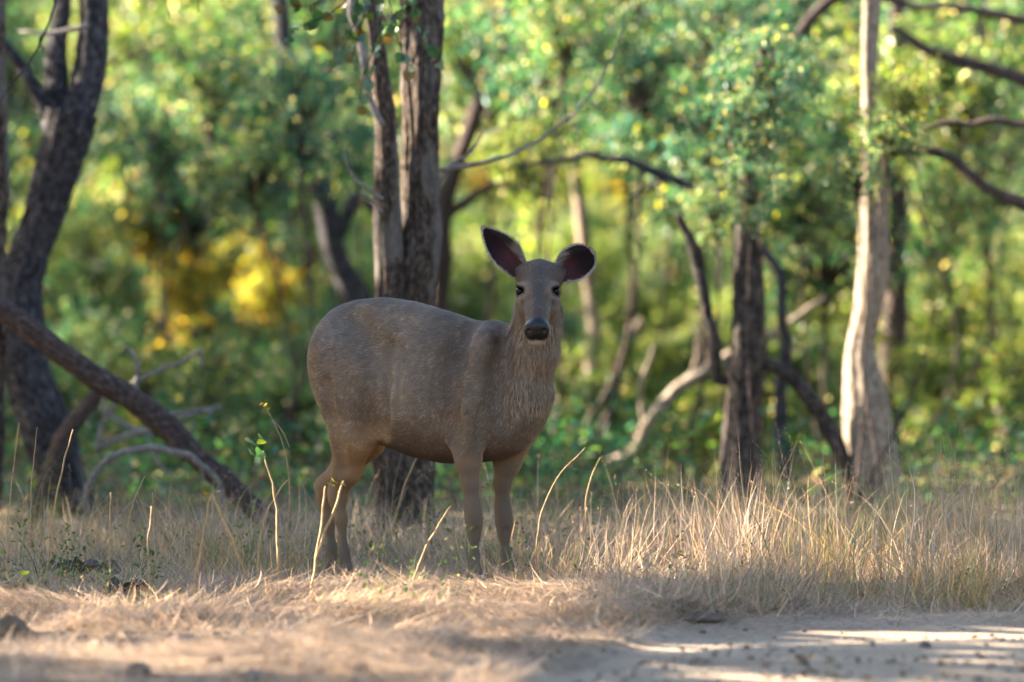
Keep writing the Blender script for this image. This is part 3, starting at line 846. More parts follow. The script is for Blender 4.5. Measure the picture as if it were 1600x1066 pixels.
# --- off-frame grove on the sun side: shades the deer and the track verge
LIT = [(P(425, 450, 41), .4), (P(300, 440, 40), .4), (P(395, 530, 40), .35), (P(255, 345, 40), .35), (P(270, 590, 39), .4), (P(470, 430, 45), .4)] + [(gpt(a, 905) + np.array([0, 0, h]), .25) for a in range(1010, 1270, 45) for h in (.08, .26, .42)] + [(gpt(a, 952 + 8 * math.sin(a)), .26) for a in range(140, 880, 60)] + [(gpt(a, 990), .15) for a in (60, 190, 330, 400, 560, 640, 720)] + [(gpt(a, 1035 + 15 * math.sin(a * 2.3)), .10) for a in range(40, 760, 85)] + [(P(a, b, 28.45), .13) for a, b in ((628, 40), (628, 130), (632, 220), (600, 350), (630, 400), (570, 60))] + [   # spots kept sunlit: grove leaves on their sun rays are left out (point, radius)
    (gpt(1090, 905) + np.array([0, 0, .22]), .22), (gpt(1180, 900) + np.array([0, 0, .25]), .20), (gpt(1030, 910) + np.array([0, 0, .12]), .16),
    (gpt(330, 955), .20), (gpt(470, 960), .22), (gpt(610, 965), .20), (gpt(760, 970), .16), (gpt(230, 960), .14), (gpt(900, 990), .12),
    (gpt(1330, 984), .10), (gpt(1420, 975), .16), (gpt(1500, 978), .18), (gpt(1580, 972), .2),
    (gpt(1240, 1050), .10), (gpt(1080, 1040), .06), (gpt(1520, 1035), .05), (gpt(850, 1056), .06), (gpt(960, 1000), .05),
    (P(1345, 800, 31.3), .30), (P(1345, 720, 31.3), .28), (P(1340, 640, 31.3), .28), (P(1345, 560, 31.3), .25), (P(1350, 480, 31.3), .22), (P(1360, 400, 31.3), .22), (P(1360, 340, 31.3), .2), (P(1355, 60, 31.3), .25),
    (P(1130, 780, 31.2), .22), (P(1135, 700, 31.2), .22), (P(1140, 630, 31.2), .2),
    (P(620, 300, 28.6), .2), (P(640, 150, 28.6), .15), (P(1060, 610, 35), .3), (P(960, 640, 35), .3),
]
def sun_gap(p, soft=1.0):
    ok = np.ones(len(p), bool)
    for c, r in LIT:
        w = p - c; t = w @ SUN
        dist = np.linalg.norm(w - t[:, None] * SUN, axis=1)
        ok &= ~((dist < r * soft + .06) & (t > .3))
    return ok
def bushy_tree(name, x, y, label, group, height, rx, rz, zc, ncl, per, lsize, mixs, bark, trunk_r, cull=False, tint=(1, 1, 1), cat='tree', ratio=.6, leaf_name='crown'):
    z0 = ground_at(x, y) - .03
    Pp, Dd, n, L, Wd, cols, bag = crown_geo(ncl, per, rx, rz, zc, lsize, mixs, stem_from=(0, 0, max(.3, zc - rz * .8)), csig=.22 + .10 * rx, ratio=ratio, limb_ok=(lambda q: sun_gap(q + np.array([x, y, z0]))) if cull else None)
    if cull:
        k = sun_gap(Pp + np.array([x, y, z0])); Pp, Dd, n, L, Wd, cols = Pp[k], Dd[k], n[k], L[k], Wd[k], cols[k]
    root = empty(name, (x, y, z0), label, cat, group)
    V, Q, cc = leaf_geo(Pp, Dd, n, L, Wd, cols)
    cr = obj(leaf_name, make_mesh(leaf_name, V, Q, cc), M_leaf, root); cr.color = (*tint, 1); tag(cr, kind='stuff')
    bag.tube([(0, 0, 0), (rng.normal(0, .1), rng.normal(0, .1), zc * .5), (0, 0, zc), (rng.normal(0, .1), 0, zc + rz * .7)], [trunk_r * 1.2, trunk_r, trunk_r * .75, trunk_r * .25], nseg=12, rough=.2)
    obj('trunk' if leaf_name == 'crown' else 'stem', bag.mesh('trunk'), bark, root)
    return root

GROVE = [  # x, y, height of crown centre, rx, rz, trunk radius
    (-6.6, 19.5, 4.0, 2.0, 2.2, .13), (-7.2, 23.0, 4.3, 2.2, 2.5, .15), (-6.4, 26.2, 3.8, 2.1, 2.4, .14), (-7.4, 29.2, 4.4, 2.2, 2.6, .16),
    (-10.5, 21.5, 6.2, 2.6, 2.8, .18), (-10.8, 26.0, 6.4, 2.7, 3.0, .19), (-11.2, 31.0, 6.6, 2.7, 3.0, .19), (-8.6, 33.6, 4.2, 2.3, 2.6, .16), (-9.8, 17.2, 5.6, 2.4, 2.6, .16),
]
GROVE2 = [(-6.4, 38.5, 2.9, 1.7, 2.4, .13), (-6.9, 43.0, 3.0, 1.8, 2.5, .14), (-7.6, 47.5, 3.2, 1.9, 2.5, .14), (-8.6, 37.0, 3.8, 2.0, 2.4, .15), (-12.5, 36.0, 6.5, 2.4, 2.8, .18), (-9.4, 41.5, 4.2, 2.1, 2.4, .15), (-13.5, 42.5, 6.6, 2.5, 2.8, .18), (-10.0, 46.5, 4.4, 2.1, 2.4, .15), (-9.5, 52.0, 3.9, 2.0, 2.2, .15), (-14.5, 49.5, 6.5, 2.5, 2.8, .18)]
for x, y, zc, rx, rz, tr in GROVE:
    bushy_tree('shade_tree', x, y, 'tall broad-leaved tree in the shady grove beside the track', 'shade trees of the grove beside the track', 0, rx, rz, zc, 100 if (x, y) == (-6.4, 26.2) else 48, 72, .21, [('green', .8), ('teal', .2)], M_bark, tr, cull=True)

for x, y, zc, rx, rz, tr in GROVE2:  # unseen occluder trees added to dapple the layers behind
    bushy_tree('shade_tree', x, y, 'unseen broad-leaved tree with open crown added past the grove to dapple the wood', 'added open-crowned shade trees past the grove', 0, rx, rz, zc, 34, 54, .21, [('green', .8), ('teal', .2)], M_bark, tr, cull=True)

for x, y, zc, rx, rz, tr in [(-9.5, 57, 4.5, 2.2, 2.6, .16), (-15, 60, 7.5, 2.8, 3.2, .2), (-11, 65, 5.0, 2.4, 2.8, .17), (-17, 70, 8, 3, 3.4, .2), (-12.5, 75, 5.5, 2.6, 3, .18), (-19, 82, 8, 3, 3.4, .2)]:  # more unseen trees, added to shade the deep wood
    bushy_tree('shade_tree', x, y, 'unseen broad-leaved tree with dense crown added past the grove to shade the deep wood', 'added dense shade trees deep in the wood', 0, rx, rz, zc, 44, 60, .23, [('green', .7), ('teal', .3)], M_bark, tr)

# --- named trees of the picture
def tree_root(name, base, label, group=None):
    return empty(name, base, label, 'tree', group)
def add_part(root, name, r, mat):
    V, Q, T, vec = r
    return obj(name, make_mesh(name, V - np.array(root.location), [Q, T], vec=vec), mat, root)

def base_of(path, Y): q = P(path[0][0], path[0][1], Y); return (q[0], q[1], ground_at(q[0], q[1]))

# forked tree on the left
p = [(118, 830, 37.8), (98, 770, 34.4), (70, 670, 36.1), (45, 590, 32.7), (42, 500, 29.2), (55, 400, 26.7), (75, 320, 29.2), (96, 225, 31.8), (108, 175, 36.1)]
t1 = tree_root('forked_tree', base_of(p, 31), 'dark rough-barked tree forking low, behind the fallen log')
add_part(t1, 'trunk', px_tube(p, 31, nseg=56, n=170, rough=.16, ridge=11, seed=1), M_dark)
add_part(t1, 'stem', px_tube([(108, 210, 24.1), (124, 165, 24.1), (138, 110, 21.5), (139, 0, 20.6), (133, -130, 18.9), (150, -330, 15.5)], 31, nseg=40, n=90, rough=.14, ridge=9, seed=2), M_dark)
add_part(t1, 'stem', px_tube([(98, 215, 20.6), (90, 165, 18.9), (86, 100, 16.3), (97, 0, 12.0), (106, -120, 10.3), (80, -300, 8.6)], 31.05, nseg=32, n=80, rough=.14, ridge=8, seed=3), M_dark)
add_part(t1, 'branch', px_tube([(80, 190, 12.0), (62, 150, 11.2), (40, 115, 9.5), (8, 68, 7.7), (-50, 20, 6.0)], 31.0, nseg=16, rough=.12, seed=4), M_dark)
add_part(t1, 'branch', px_tube([(140, 40, 4.3), (110, 45, 4.3), (80, 52, 3.4), (30, 50, 2.6)], 30.7, nseg=8, rough=.1, seed=4), M_grey)

# slim tree cut by the picture's left edge, with a hanging bare twig
p = [(-14, 800, 15), (-6, 600, 14), (0, 300, 12), (0, 100, 12), (4, -150, 11), (0, -330, 9)]
t0 = tree_root('slim_tree', base_of(p, 29.4), 'slim grey trunk standing left of the forked tree')
add_part(t0, 'trunk', px_tube(p, 29.4, nseg=28, n=120, rough=.12, ridge=8, seed=5), M_bark)
tw = Bag()
for q in ([(5, -130, 3.2), (60, -80, 2.6), (88, -10, 2.0), (72, 48, 1.7), (45, 100, 1.5), (18, 135, 1.2), (-10, 172, .9)], [(72, 48, 1.4), (62, 66, 1.1), (70, 78, .8)], [(45, 100, 1.3), (50, 116, 1.), (42, 126, .6)],
          [(88, -10, 1.4), (150, -40, 1.3), (245, -20, 1.2), (262, 10, 1.0), (266, 30, .7)], [(245, -20, 1.2), (308, -15, 1.), (310, 20, .7)]):
    tw.add(px_tube(q, 27.6, nseg=6, n=16))
me = tw.mesh('twig'); me.transform(__import__('mathutils').Matrix.Translation(-t0.location)); obj('twig', me, M_dark, t0)

# tree with two stems behind the deer
p = [(628, 876, 66), (633, 845, 52), (640, 800, 41), (648, 700, 36), (654, 560, 34), (657, 440, 33), (658, 300, 31), (660, 150, 31), (662, 0, 30), (664, -150, 28), (660, -330, 25)]
t2 = tree_root('twin_stemmed_tree', base_of(p, 28.6), 'furrowed brown tree with two close stems directly behind the deer')
add_part(t2, 'trunk', px_tube(p, 28.6, nseg=96, n=420, rough=.17, ridge=15, seed=6), M_bark)
add_part(t2, 'stem', px_tube([(612, 850, 26), (610, 760, 24), (609, 600, 22), (607, 440, 20), (606, 300, 18), (599, 180, 15), (588, 80, 13), (585, 0, 13), (580, -120, 11), (570, -300, 9)], 28.5, nseg=56, n=340, rough=.15, ridge=11, seed=7), M_bark)
add_part(t2, 'branch', px_tube([(597, 195, 6), (578, 150, 6), (566, 100, 6), (553, 0, 7), (542, -90, 6)], 28.45, nseg=14, n=40, rough=.12, seed=8), M_grey)
for q, Y, r in (([(672, 270, 4.5), (700, 264, 4), (745, 257, 3.6), (800, 240, 3.0), (880, 192, 2.5), (940, 120, 2.0), (975, 40, 1.5), (990, -20, 1)], 28.9, 8),
                ([(600, 310, 3), (570, 295, 2.2), (548, 268, 1.8), (538, 236, 1.2)], 28.2, 6), ([(676, 300, 4), (700, 262, 3), (735, 240, 2.3), (760, 200, 1.4)], 29.2, 6),
                ([(598, 330, 2), (585, 318, 1.6), (562, 300, 1)], 28.1, 6)):
    add_part(t2, 'branch', px_tube(q, Y, nseg=r, n=30, rough=.08, seed=9), M_grey)
# leafy twigs of that tree hanging into view, every leaf a piece of its own
leaf_variants = []
for nm, c in (('leaf_green', (.035, .085, .030)), ('leaf_olive', (.085, .105, .022)), ('leaf_russet', (.13, .075, .025)), ('leaf_grey_green', (.085, .125, .095)), ('leaf_yellowed', (.26, .19, .04))):
    a = np.linspace(0, 1, 7); w = np.array([0, .30, .44, .46, .38, .22, 0])
    mid = np.stack([a, a * 0, -.10 * a ** 2], -1); Lf = mid + np.stack([a * 0, w, w * .30], -1); Rt = mid + np.stack([a * 0, -w, w * .30], -1)
    V = np.vstack([mid, Lf, Rt]); Q = []
    for k in range(6): Q += [[k, k + 1, 7 + k + 1, 7 + k], [k + 1, k, 14 + k, 14 + k + 1]]
    V = V + np.stack([V[:, 0] * 0, V[:, 0] * 0, .03 * np.sin(V[:, 0] * 9 + V[:, 1] * 4)], -1)
    me = make_mesh(nm, V, np.array(Q), np.tile(np.array(c), (21, 1))); me.materials.append(M_leaf); leaf_variants.append(me)
TWIGS = [[(560, -60), (540, 0), (500, 30), (470, 40), (442, 72)], [(600, -60), (598, 20), (582, 80), (568, 120), (558, 178)], [(640, -60), (650, 20), (668, 60), (690, 96)], [(600, -40), (615, 30), (628, 80), (648, 118)],
         [(560, -60), (556, 30), (540, 70), (520, 105)], [(545, -60), (520, -10), (480, 10), (440, 8)], [(660, -60), (640, -10), (625, 20), (600, 50), (585, 95), (575, 150)], [(590, -60), (570, 20), (560, 60), (548, 96)]]
for ti, q in enumerate(TWIGS):
    Y = 27.4 + .25 * (ti % 3)
    tb = px_tube([(a, b, 1.6 - 1.0 * i / len(q)) for i, (a, b) in enumerate([(590 + 8 * ti, -170)] + q)], Y, nseg=5, n=30)
    br = add_part(t2, 'leafy_twig', tb, M_dark)
    pts = np.array([P(a, b, Y) for a, b in q]); pp, _, tt = smooth_path(pts, np.ones(len(pts)), 60)
    for i in range(14 + ti % 3):
        k = int(np.clip(6 + i * 53 / 14 + rng.integers(-2, 3), 2, 59)); T = nrm(pp[k] - pp[k - 2])
        lf = obj('leaf', leaf_variants[[0, 0, 1, 0, 3, 2, 3, 1][rng.integers(0, 8)]], None, br)
        d = nrm(T * .6 + rng.normal(0, .55, 3) + np.array([0, 0, -.55])); n = nrm(np.cross(d, rng.normal(size=3))); s = np.cross(n, d)
        from mathutils import Matrix
        L = rng.uniform(.042, .066)
        m = Matrix(((d[0] * L, s[0] * L, n[0] * L, 0), (d[1] * L, s[1] * L, n[1] * L, 0), (d[2] * L, s[2] * L, n[2] * L, 0), (0, 0, 0, 1)))
        m.translation = Vector(pp[k] - np.array(t2.location))
        lf.matrix_basis = m

def simple_tree(name, label, tubes, mat, Y, seed=0, seg=24, bmat=None):
    r = tree_root(name, base_of(tubes[0], Y), label)
    for i, q in enumerate(tubes):
        add_part(r, 'trunk' if i == 0 else 'branch', px_tube(q, Y, nseg=seg if i == 0 else 12, n=90 if i == 0 else 40, rough=.16, ridge=8 if i == 0 else 0, seed=seed + i), mat if i == 0 or bmat is None else bmat)
    return r
trees = {}
trees['lean'] = simple_tree('leaning_tree', 'black leaning trunk rising behind the deer\'s rump', [[(652, 760, 26), (612, 620, 24), (575, 510, 22), (545, 440, 21), (525, 380, 20), (508, 320, 19), (494, 270, 17), (470, 180, 14), (440, 60, 11), (420, -90, 9)],
    [(525, 380, 10), (560, 312, 11), (600, 340, 10), (640, 420, 9)], [(508, 320, 9), (470, 290, 7), (420, 285, 5)]], M_dark, 36, 20)
trees['thin'] = simple_tree('thin_tree', 'thin brown sapling trunk left of the deer, far in the wood', [[(420, 740, 11), (418, 620, 11), (415, 520, 11), (413, 400, 10), (410, 320, 10), (402, 180, 8), (405, 0, 6)]], M_log, 44, 30)
trees['stout'] = simple_tree('stout_tree', 'stout reddish-brown trunk among golden leaves, far in the wood', [[(214, 640, 32), (218, 520, 30), (224, 440, 28), (229, 350, 25), (238, 220, 22), (240, 40, 18), (242, -80, 15)], [(229, 340, 10), (200, 260, 8), (150, 200, 6)]], M_log, 50, 32)
trees['rear'] = simple_tree('rear_tree', 'bare-limbed tree half hidden behind the two-stemmed tree', [[(672, 700, 22), (676, 560, 20), (682, 430, 18), (692, 350, 16), (712, 270, 13), (735, 205, 11), (756, 140, 9), (770, 100, 8), (790, 0, 6), (800, -80, 4)], [(690, 350, 10), (728, 318, 9), (780, 290, 6), (820, 290, 4)]], M_log, 36.5, 34)
trees['slim2'] = simple_tree('slender_tree', 'slender pale brown trunk right of the deer with a low side branch', [[(908, 790, 12), (914, 700, 11), (922, 620, 10), (926, 540, 9), (920, 450, 9), (906, 345, 9), (896, 250, 10), (880, 100, 7), (870, -60, 5)],
    [(914, 720, 8), (932, 660, 9), (952, 605, 9), (975, 550, 8), (1000, 500, 6)]], M_pale, 38, 36)
trees['char'] = simple_tree('charred_tree', 'blackened trunk with a lit left side, between the curved limb and the pale trunk', [[(1144, 850, 46), (1147, 815, 37), (1149, 770, 32), (1152, 700, 29), (1157, 620, 27), (1166, 540, 24), (1174, 470, 22), (1173, 410, 20), (1166, 340, 17), (1168, 270, 14), (1185, 150, 10), (1200, 40, 7)],
    [(1165, 560, 9), (1215, 578, 11), (1262, 618, 12), (1300, 675, 12.5), (1325, 740, 13), (1340, 815, 15)], [(1160, 590, 9), (1130, 600, 8), (1115, 520, 9), (1098, 460, 9), (1086, 395, 8), (1060, 330, 6)]], M_scorch, 31.2, 38)
trees['pale'] = simple_tree('pale_tree', 'tall sunlit pale trunk at the right with bright left side', [[(1376, 850, 46), (1372, 812, 41), (1370, 780, 38), (1362, 730, 36), (1353, 650, 31), (1350, 570, 25), (1357, 480, 21), (1364, 400, 20), (1366, 320, 19), (1366, 220, 16), (1358, 90, 14), (1354, -30, 13), (1350, -150, 12), (1360, -330, 10)],
    [(1366, 330, 7), (1405, 240, 6), (1470, 238, 7.5), (1530, 288, 8.5), (1600, 322, 9), (1720, 390, 9)], [(1366, 215, 7), (1420, 205, 5), (1490, 194, 5), (1560, 190, 5), (1680, 200, 5)]], M_pale, 31.3, 40, seg=48, bmat=M_log)
trees['comp'] = simple_tree('companion_tree', 'dark blurred trunk standing close behind the tall pale trunk', [[(1392, 780, 22), (1390, 650, 19), (1394, 520, 17), (1399, 400, 15), (1402, 280, 14), (1398, 120, 12), (1405, -60, 9)]], M_log, 37, 41)
trees['limb'] = simple_tree('crooked_tree', 'low crooked pale limb rising rightward from the grass', [[(925, 775, 10), (950, 728, 10), (988, 708, 9), (1010, 668, 9), (1055, 612, 8.5), (1125, 566, 8), (1205, 522, 6.5), (1250, 492, 5), (1290, 462, 3)], [(1010, 668, 4), (1000, 610, 3.5), (1020, 540, 2.5)], [(1060, 610, 3), (1090, 560, 2.5), (1085, 510, 1.5)], [(1130, 564, 3), (1150, 610, 2), (1175, 640, 1.2)], [(1205, 522, 3), (1230, 540, 2), (1262, 545, 1)]], M_pale, 35, 44, seg=16)
trees['arch'] = simple_tree('arching_tree', 'dark arching limb above and right of the deer\'s ears', [[(1222, 800, 10), (1225, 650, 9), (1222, 500, 8), (1205, 410, 7), (1160, 362, 7), (1110, 318, 7), (1040, 278, 7), (960, 250, 6.5), (880, 244, 5), (810, 258, 3)], [(1205, 410, 5), (1175, 370, 4), (1150, 330, 3)], [(1040, 278, 4), (1000, 300, 3), (960, 330, 1.5)], [(1110, 318, 3), (1130, 290, 2.5), (1180, 280, 1.5)]], M_dark, 33.6, 46, seg=14)
trees['right'] = simple_tree('overhanging_tree', 'tree leaning in from the right with long drooping branches', [[(1790, 860, 30), (1790, 600, 28), (1780, 300, 26), (1770, 100, 22), (1760, -100, 18)],
    [(1775, 210, 12), (1690, 160, 11), (1600, 127, 11), (1520, 100, 10), (1450, 80, 8), (1390, 40, 6)], [(1770, 60, 8), (1600, 30, 7), (1440, 12, 6), (1300, 0, 10), (1240, 68, 10)]], M_log, 34.5, 48)

# fallen log and dead wood
def dead(name, label, tubes, mat, Y, seed, cat='log', part='trunk', n=120, ridge=7):
    q = P(tubes[0][-1][0], tubes[0][-1][1], Y)
    r = empty(name, (q[0], q[1], ground_at(q[0], q[1])), label, cat)
    for i, t in enumerate(tubes):
        add_part(r, part if i == 0 else 'branch', px_tube(t, Y, nseg=32 if i == 0 else 8, n=n if i == 0 else 24, rough=.14, ridge=ridge if i == 0 else 0, seed=seed + i), mat if i == 0 else M_grey)
    return r
dead('fallen_log', 'long bark-covered fallen log slanting down to the ground left of the deer', [[(-70, 425, 13), (0, 482, 15), (60, 524, 17), (160, 590, 20), (240, 656, 21), (330, 738, 20), (410, 805, 18), (475, 855, 16)],
    [(208, 612, 5), (214, 575, 4.5), (206, 552, 4), (199, 543, 3)], [(205, 600, 5), (235, 588, 4), (285, 562, 3.6), (312, 548, 3), (313, 575, 2)], [(250, 650, 4), (300, 640, 3), (330, 645, 2)]], M_log, 29.2, 60)
dead('propped_log', 'split grey-brown log propped upright under the fallen log', [[(158, 600, 10), (120, 655, 12), (88, 715, 13), (62, 785, 13), (55, 812, 12)], [(150, 690, 5), (165, 650, 4), (178, 630, 3)]], M_log, 30.6, 66)
dead('dead_branch', 'bleached arched dead branch in the grass below the fallen log', [[(128, 800, 4), (140, 760, 5), (172, 714, 5), (235, 701, 5.5), (300, 714, 5), (340, 755, 4.5), (352, 800, 4)], [(235, 701, 3.5), (244, 722, 3), (262, 740, 2)], [(310, 720, 3), (318, 750, 2)]], M_grey, 28.9, 70, 'branch', 'stick', 50, 0)
dead('dead_branch', 'grey dead branch lying low behind the grass under the log\'s middle', [[(150, 700, 5), (225, 672, 6), (300, 650, 5), (340, 640, 4)], [(222, 672, 4), (160, 640, 4), (170, 600, 3)]], M_grey, 31.6, 74, 'branch', 'stick', 40, 0)

for i_, (bx_, by_, Y_, nb_) in enumerate([(170, 800, 28.4, 7), (300, 810, 28.2, 6), (40, 830, 28.6, 6), (400, 800, 28.6, 5), (560, 800, 28.0, 5), (700, 800, 28.4, 5), (1010, 800, 29.0, 7), (1085, 810, 28.8, 5), (1230, 815, 29.4, 6), (1480, 800, 29.2, 6)]):
    q0 = P(bx_, by_, Y_); root = empty('dry_bush', (q0[0], q0[1], ground_at(q0[0], q0[1])), 'leafless thin-twigged dry bush standing in the grass ' + ['below the dead branch', 'under the middle of the log', 'before the forked tree', 'at the foot of the log', 'behind the hind legs', 'between the deer and the two-stemmed tree', 'before the crooked limb', 'left of the blackened trunk', 'between the blackened and pale trunks', 'right of the pale trunk'][i_], 'bush')
    for k in range(nb_):
        a = rng.uniform(0, 6.28); L_ = rng.uniform(.22, .48); pts = [np.zeros(3)]; d_ = nrm(np.array([math.cos(a) * .7, math.sin(a) * .4, 1.0]))
        for j in range(6):
            d_ = nrm(d_ + rng.normal(0, .32, 3)); pts.append(pts[-1] + d_ * L_ / 6)
        bg2 = Bag().tube(pts, np.linspace(.0035, .0008, 7), nseg=5, n=14)
        for j in (2, 3, 4, 5):
            e_ = nrm(d_ + rng.normal(0, .9, 3)); bg2.tube([pts[j], pts[j] + e_ * .05, pts[j] + nrm(e_ + rng.normal(0, .5, 3)) * rng.uniform(.08, .16)], [.0018, .0012, .0006], nseg=4, n=6)
        obj('twig', bg2.mesh('twig'), M_log if k % 2 else M_grey, root)
# --- shared crowns for the wood behind
def crown_mesh(name, **k):
    Pp, Dd, n, L, Wd, cols, bag = crown_geo(**k)
    V, Q, cc = leaf_geo(Pp, Dd, n, L, Wd, cols)
    me = make_mesh(name, V, Q, cc); me.materials.append(M_leaf)
    return me, bag
KINDS = {}
for nm, mixs, size in (('teal', [('teal', .66), ('green', .18), ('dry', .11), ('cream', .05)], .075), ('green', [('green', .44), ('teal', .26), ('lime', .08), ('dry', .16), ('cream', .06)], .08), ('lime', [('lime', .58), ('green', .18), ('dry', .15), ('cream', .09)], .09), ('gold', [('gold', .45), ('lime', .2), ('green', .2), ('dry', .15)], .12)):
    for v in range(2):
        me, bag = crown_mesh('foliage', ncl=40, per=104, rx=1.5, rz=1.35, zc=1.55, lsize=size, mixs=mixs, stem_from=(0, 0, .25), csig=.26, droop=.6, hollow=.15, big=.10)
        bag.tube([(0, 0, -.1), (.05, .03, .8), (-.04, 0, 1.6), (.02, .05, 2.3)], [.028, .025, .018, .008], nseg=8)
        sm_ = bag.mesh('stem'); sm_.materials.append(M_log)
        KINDS[nm, v] = (me, sm_)
MARK = [(60, 'the forked tree', 31), (225, 'the stout reddish trunk', 50), (415, 'the thin sapling trunk', 44), (530, 'the black leaning trunk', 36), (650, 'the two-stemmed tree', 28.6), (840, "the deer's head", 24.6), (925, 'the slender pale brown trunk', 38), (1050, 'the dark arching limb', 33.6), (1165, 'the blackened trunk', 31.2), (1365, 'the tall pale trunk', 31.3), (1560, 'the overhanging branches', 34.5)]
LOOK = {'teal': 'blue-green', 'green': 'mid-green', 'lime': 'yellow-green', 'gold': 'golden-leaved'}
def wood_label(px, Y, z, kind, what):
    _, m, my = min(MARK, key=lambda q: abs(q[0] - px))
    far = 'in front of' if Y < my else 'deep in the wood behind' if Y > 56 else 'just behind' if Y - my < 8 else 'well behind'
    hgt = 'low ' if z < .75 else 'high-crowned ' if z > 2.3 else ''
    return '%s%s leafy %s %s %s' % (hgt, LOOK[kind], what, far, m)
LABEL = {'teal': 'blue-green leafy understorey tree in the wood behind', 'green': 'mid-green leafy understorey tree in the wood behind', 'lime': 'yellow-green sunlit leafy understorey tree in the wood behind', 'gold': 'understorey tree with golden dying leaves in the wood behind'}
def wood(px, pyc, Y, s, kind, tint=None, shrub=False):
    """an understorey tree whose crown centre shows at (px, pyc)"""
    c = P(px, pyc, Y); g0 = ground_at(c[0], c[1])
    hgt = max(.6, c[2] - g0) if not shrub else max(.15, c[2] - g0)
    me, st = KINDS[kind, int(rng.integers(0, 2))]
    lb = wood_label(px, Y, c[2], kind, 'shrub' if shrub else 'tree')
    r = empty('shrub' if shrub else 'understorey_tree', (c[0], c[1], g0), lb, 'shrub' if shrub else 'tree', lb.split(' leafy ')[0] + (' shrubs' if shrub else ' trees') + ' of the wood' + lb.split(' leafy ')[1].split(' ', 1)[1].join((' ', '')))
    a = rng.uniform(0, 6.28)
    zoff = hgt - 1.55 * s
    f = obj('foliage' if shrub else 'crown', me, None, r); f.scale = (s, s, s); f.rotation_euler[2] = a; f.location = (0, 0, zoff)
    t = rng.uniform(.85, 1.2) if tint is None else tint
    f.color = (t, t, t, 1); tag(f, kind='stuff')
    b = obj('stem' if shrub else 'trunk', st, None, r); b.scale = (s, s, s); b.rotation_euler[2] = a; b.location = (0, 0, zoff)
    if zoff > .1 and not shrub:
        tb = Bag().tube([(rng.normal(0, .2), rng.normal(0, .2), -.05), (rng.normal(0, .12), rng.normal(0, .12), zoff * .45), (0, 0, zoff + .15)], [.034 * s + .006, .03 * s, .026 * s], nseg=8, rough=.1)
        obj('trunk', tb.mesh('trunk'), M_log, r)
    return r
# hand placed: what each part of the picture shows
for q in [
    # (px, crown centre py, distance, size, kind)
    (1172, 300, 30.6, .16, 'teal'), (1150, 210, 31, .22, 'teal'), (1200, 110, 31, .24, 'teal'), (1120, 320, 33, .18, 'green'), (300, 440, 40, .24, 'gold'), (425, 450, 41, .26, 'gold'), (395, 530, 40, .20, 'gold'), (270, 590, 39, .22, 'gold'), (255, 345, 40, .20, 'gold'),
    (1500, 480, 38, .32, 'lime'), (1585, 560, 37, .30, 'lime'), (1460, 620, 36.5, .26, 'lime'), (1255, 450, 38, .26, 'lime'), (985, 480, 40, .28, 'lime'), (735, 470, 40, .24, 'lime'), (1010, 560, 38, .22, 'lime'), (930, 400, 42, .28, 'lime'),
    (470, 170, 34.5, .36, 'teal'), (400, 240, 35, .30, 'green'), (560, 215, 35, .24, 'teal'), (1165, 180, 34.5, .42, 'teal'), (1085, 240, 35.5, .30, 'teal'), (1000, 150, 35, .36, 'teal'), (1250, 300, 35.5, .30, 'green'), (1385, 215, 30.6, .17, 'green'), (1340, 265, 30.8, .14, 'teal'), (1120, 60, 35, .34, 'teal'), (880, 40, 35, .30, 'green'),
    (1420, 140, 31, .15, 'lime'), (820, 215, 34, .17, 'lime'), (330, 130, 37, .36, 'green'), (250, 210, 38, .33, 'teal'), (1500, 130, 36, .34, 'green'), (1480, 300, 38, .36, 'green'),
    (300, 240, 40, .62, 'teal'), (450, 200, 41, .60, 'green'), (230, 60, 44, .60, 'lime'), (400, 40, 43, .70, 'green'), (520, 60, 40, .50, 'teal'), (480, 330, 45, .45, 'teal'),
    (330, 420, 47, .40, 'gold'), (430, 430, 50, .42, 'gold'), (260, 330, 46, .35, 'gold'), (330, 640, 42, .38, 'teal'), (240, 590, 46, .34, 'gold'), (440, 600, 44, .42, 'green'), (180, 660, 41, .35, 'green'),
    (760, 60, 39, .55, 'green'), (860, 120, 36, .45, 'teal'), (980, 60, 37, .60, 'teal'), (1100, 130, 37, .60, 'teal'), (1190, 40, 38, .55, 'teal'), (840, 260, 37, .28, 'lime'), (1050, 250, 39, .40, 'green'),
    (740, 430, 48, .55, 'lime'), (860, 400, 52, .60, 'lime'), (960, 470, 50, .55, 'lime'), (1040, 420, 46, .45, 'green'), (800, 620, 46, .40, 'green'), (1000, 620, 45, .40, 'lime'), (1070, 540, 44, .45, 'lime'),
    (1290, 330, 36.5, .50, 'teal'), (1260, 200, 40, .55, 'green'), (1450, 330, 41, .50, 'green'), (1400, 120, 36, .40, 'lime'), (1530, 60, 38, .60, 'green'), (1560, 230, 43, .60, 'green'), (1440, 20, 40, .5, 'teal'),
    (1460, 500, 44, .50, 'lime'), (1560, 430, 46, .55, 'lime'), (1540, 620, 42, .45, 'lime'), (1440, 660, 40, .40, 'green'), (1260, 520, 44, .50, 'lime'), (1240, 680, 40, .38, 'green'), (1080, 700, 40, .32, 'green'), (1600, 700, 41, .42, 'green'),
    (700, 640, 40, .38, 'green'), (640, 500, 46, .50, 'green'), (-20, 300, 40, .55, 'teal'), (-20, 600, 40, .45, 'green'), (150, 450, 44, .5, 'green'), (20, 120, 42, .5, 'green'), (880, 700, 41, .35, 'teal'), (560, 640, 42, .40, 'teal'),
]: wood(*q)
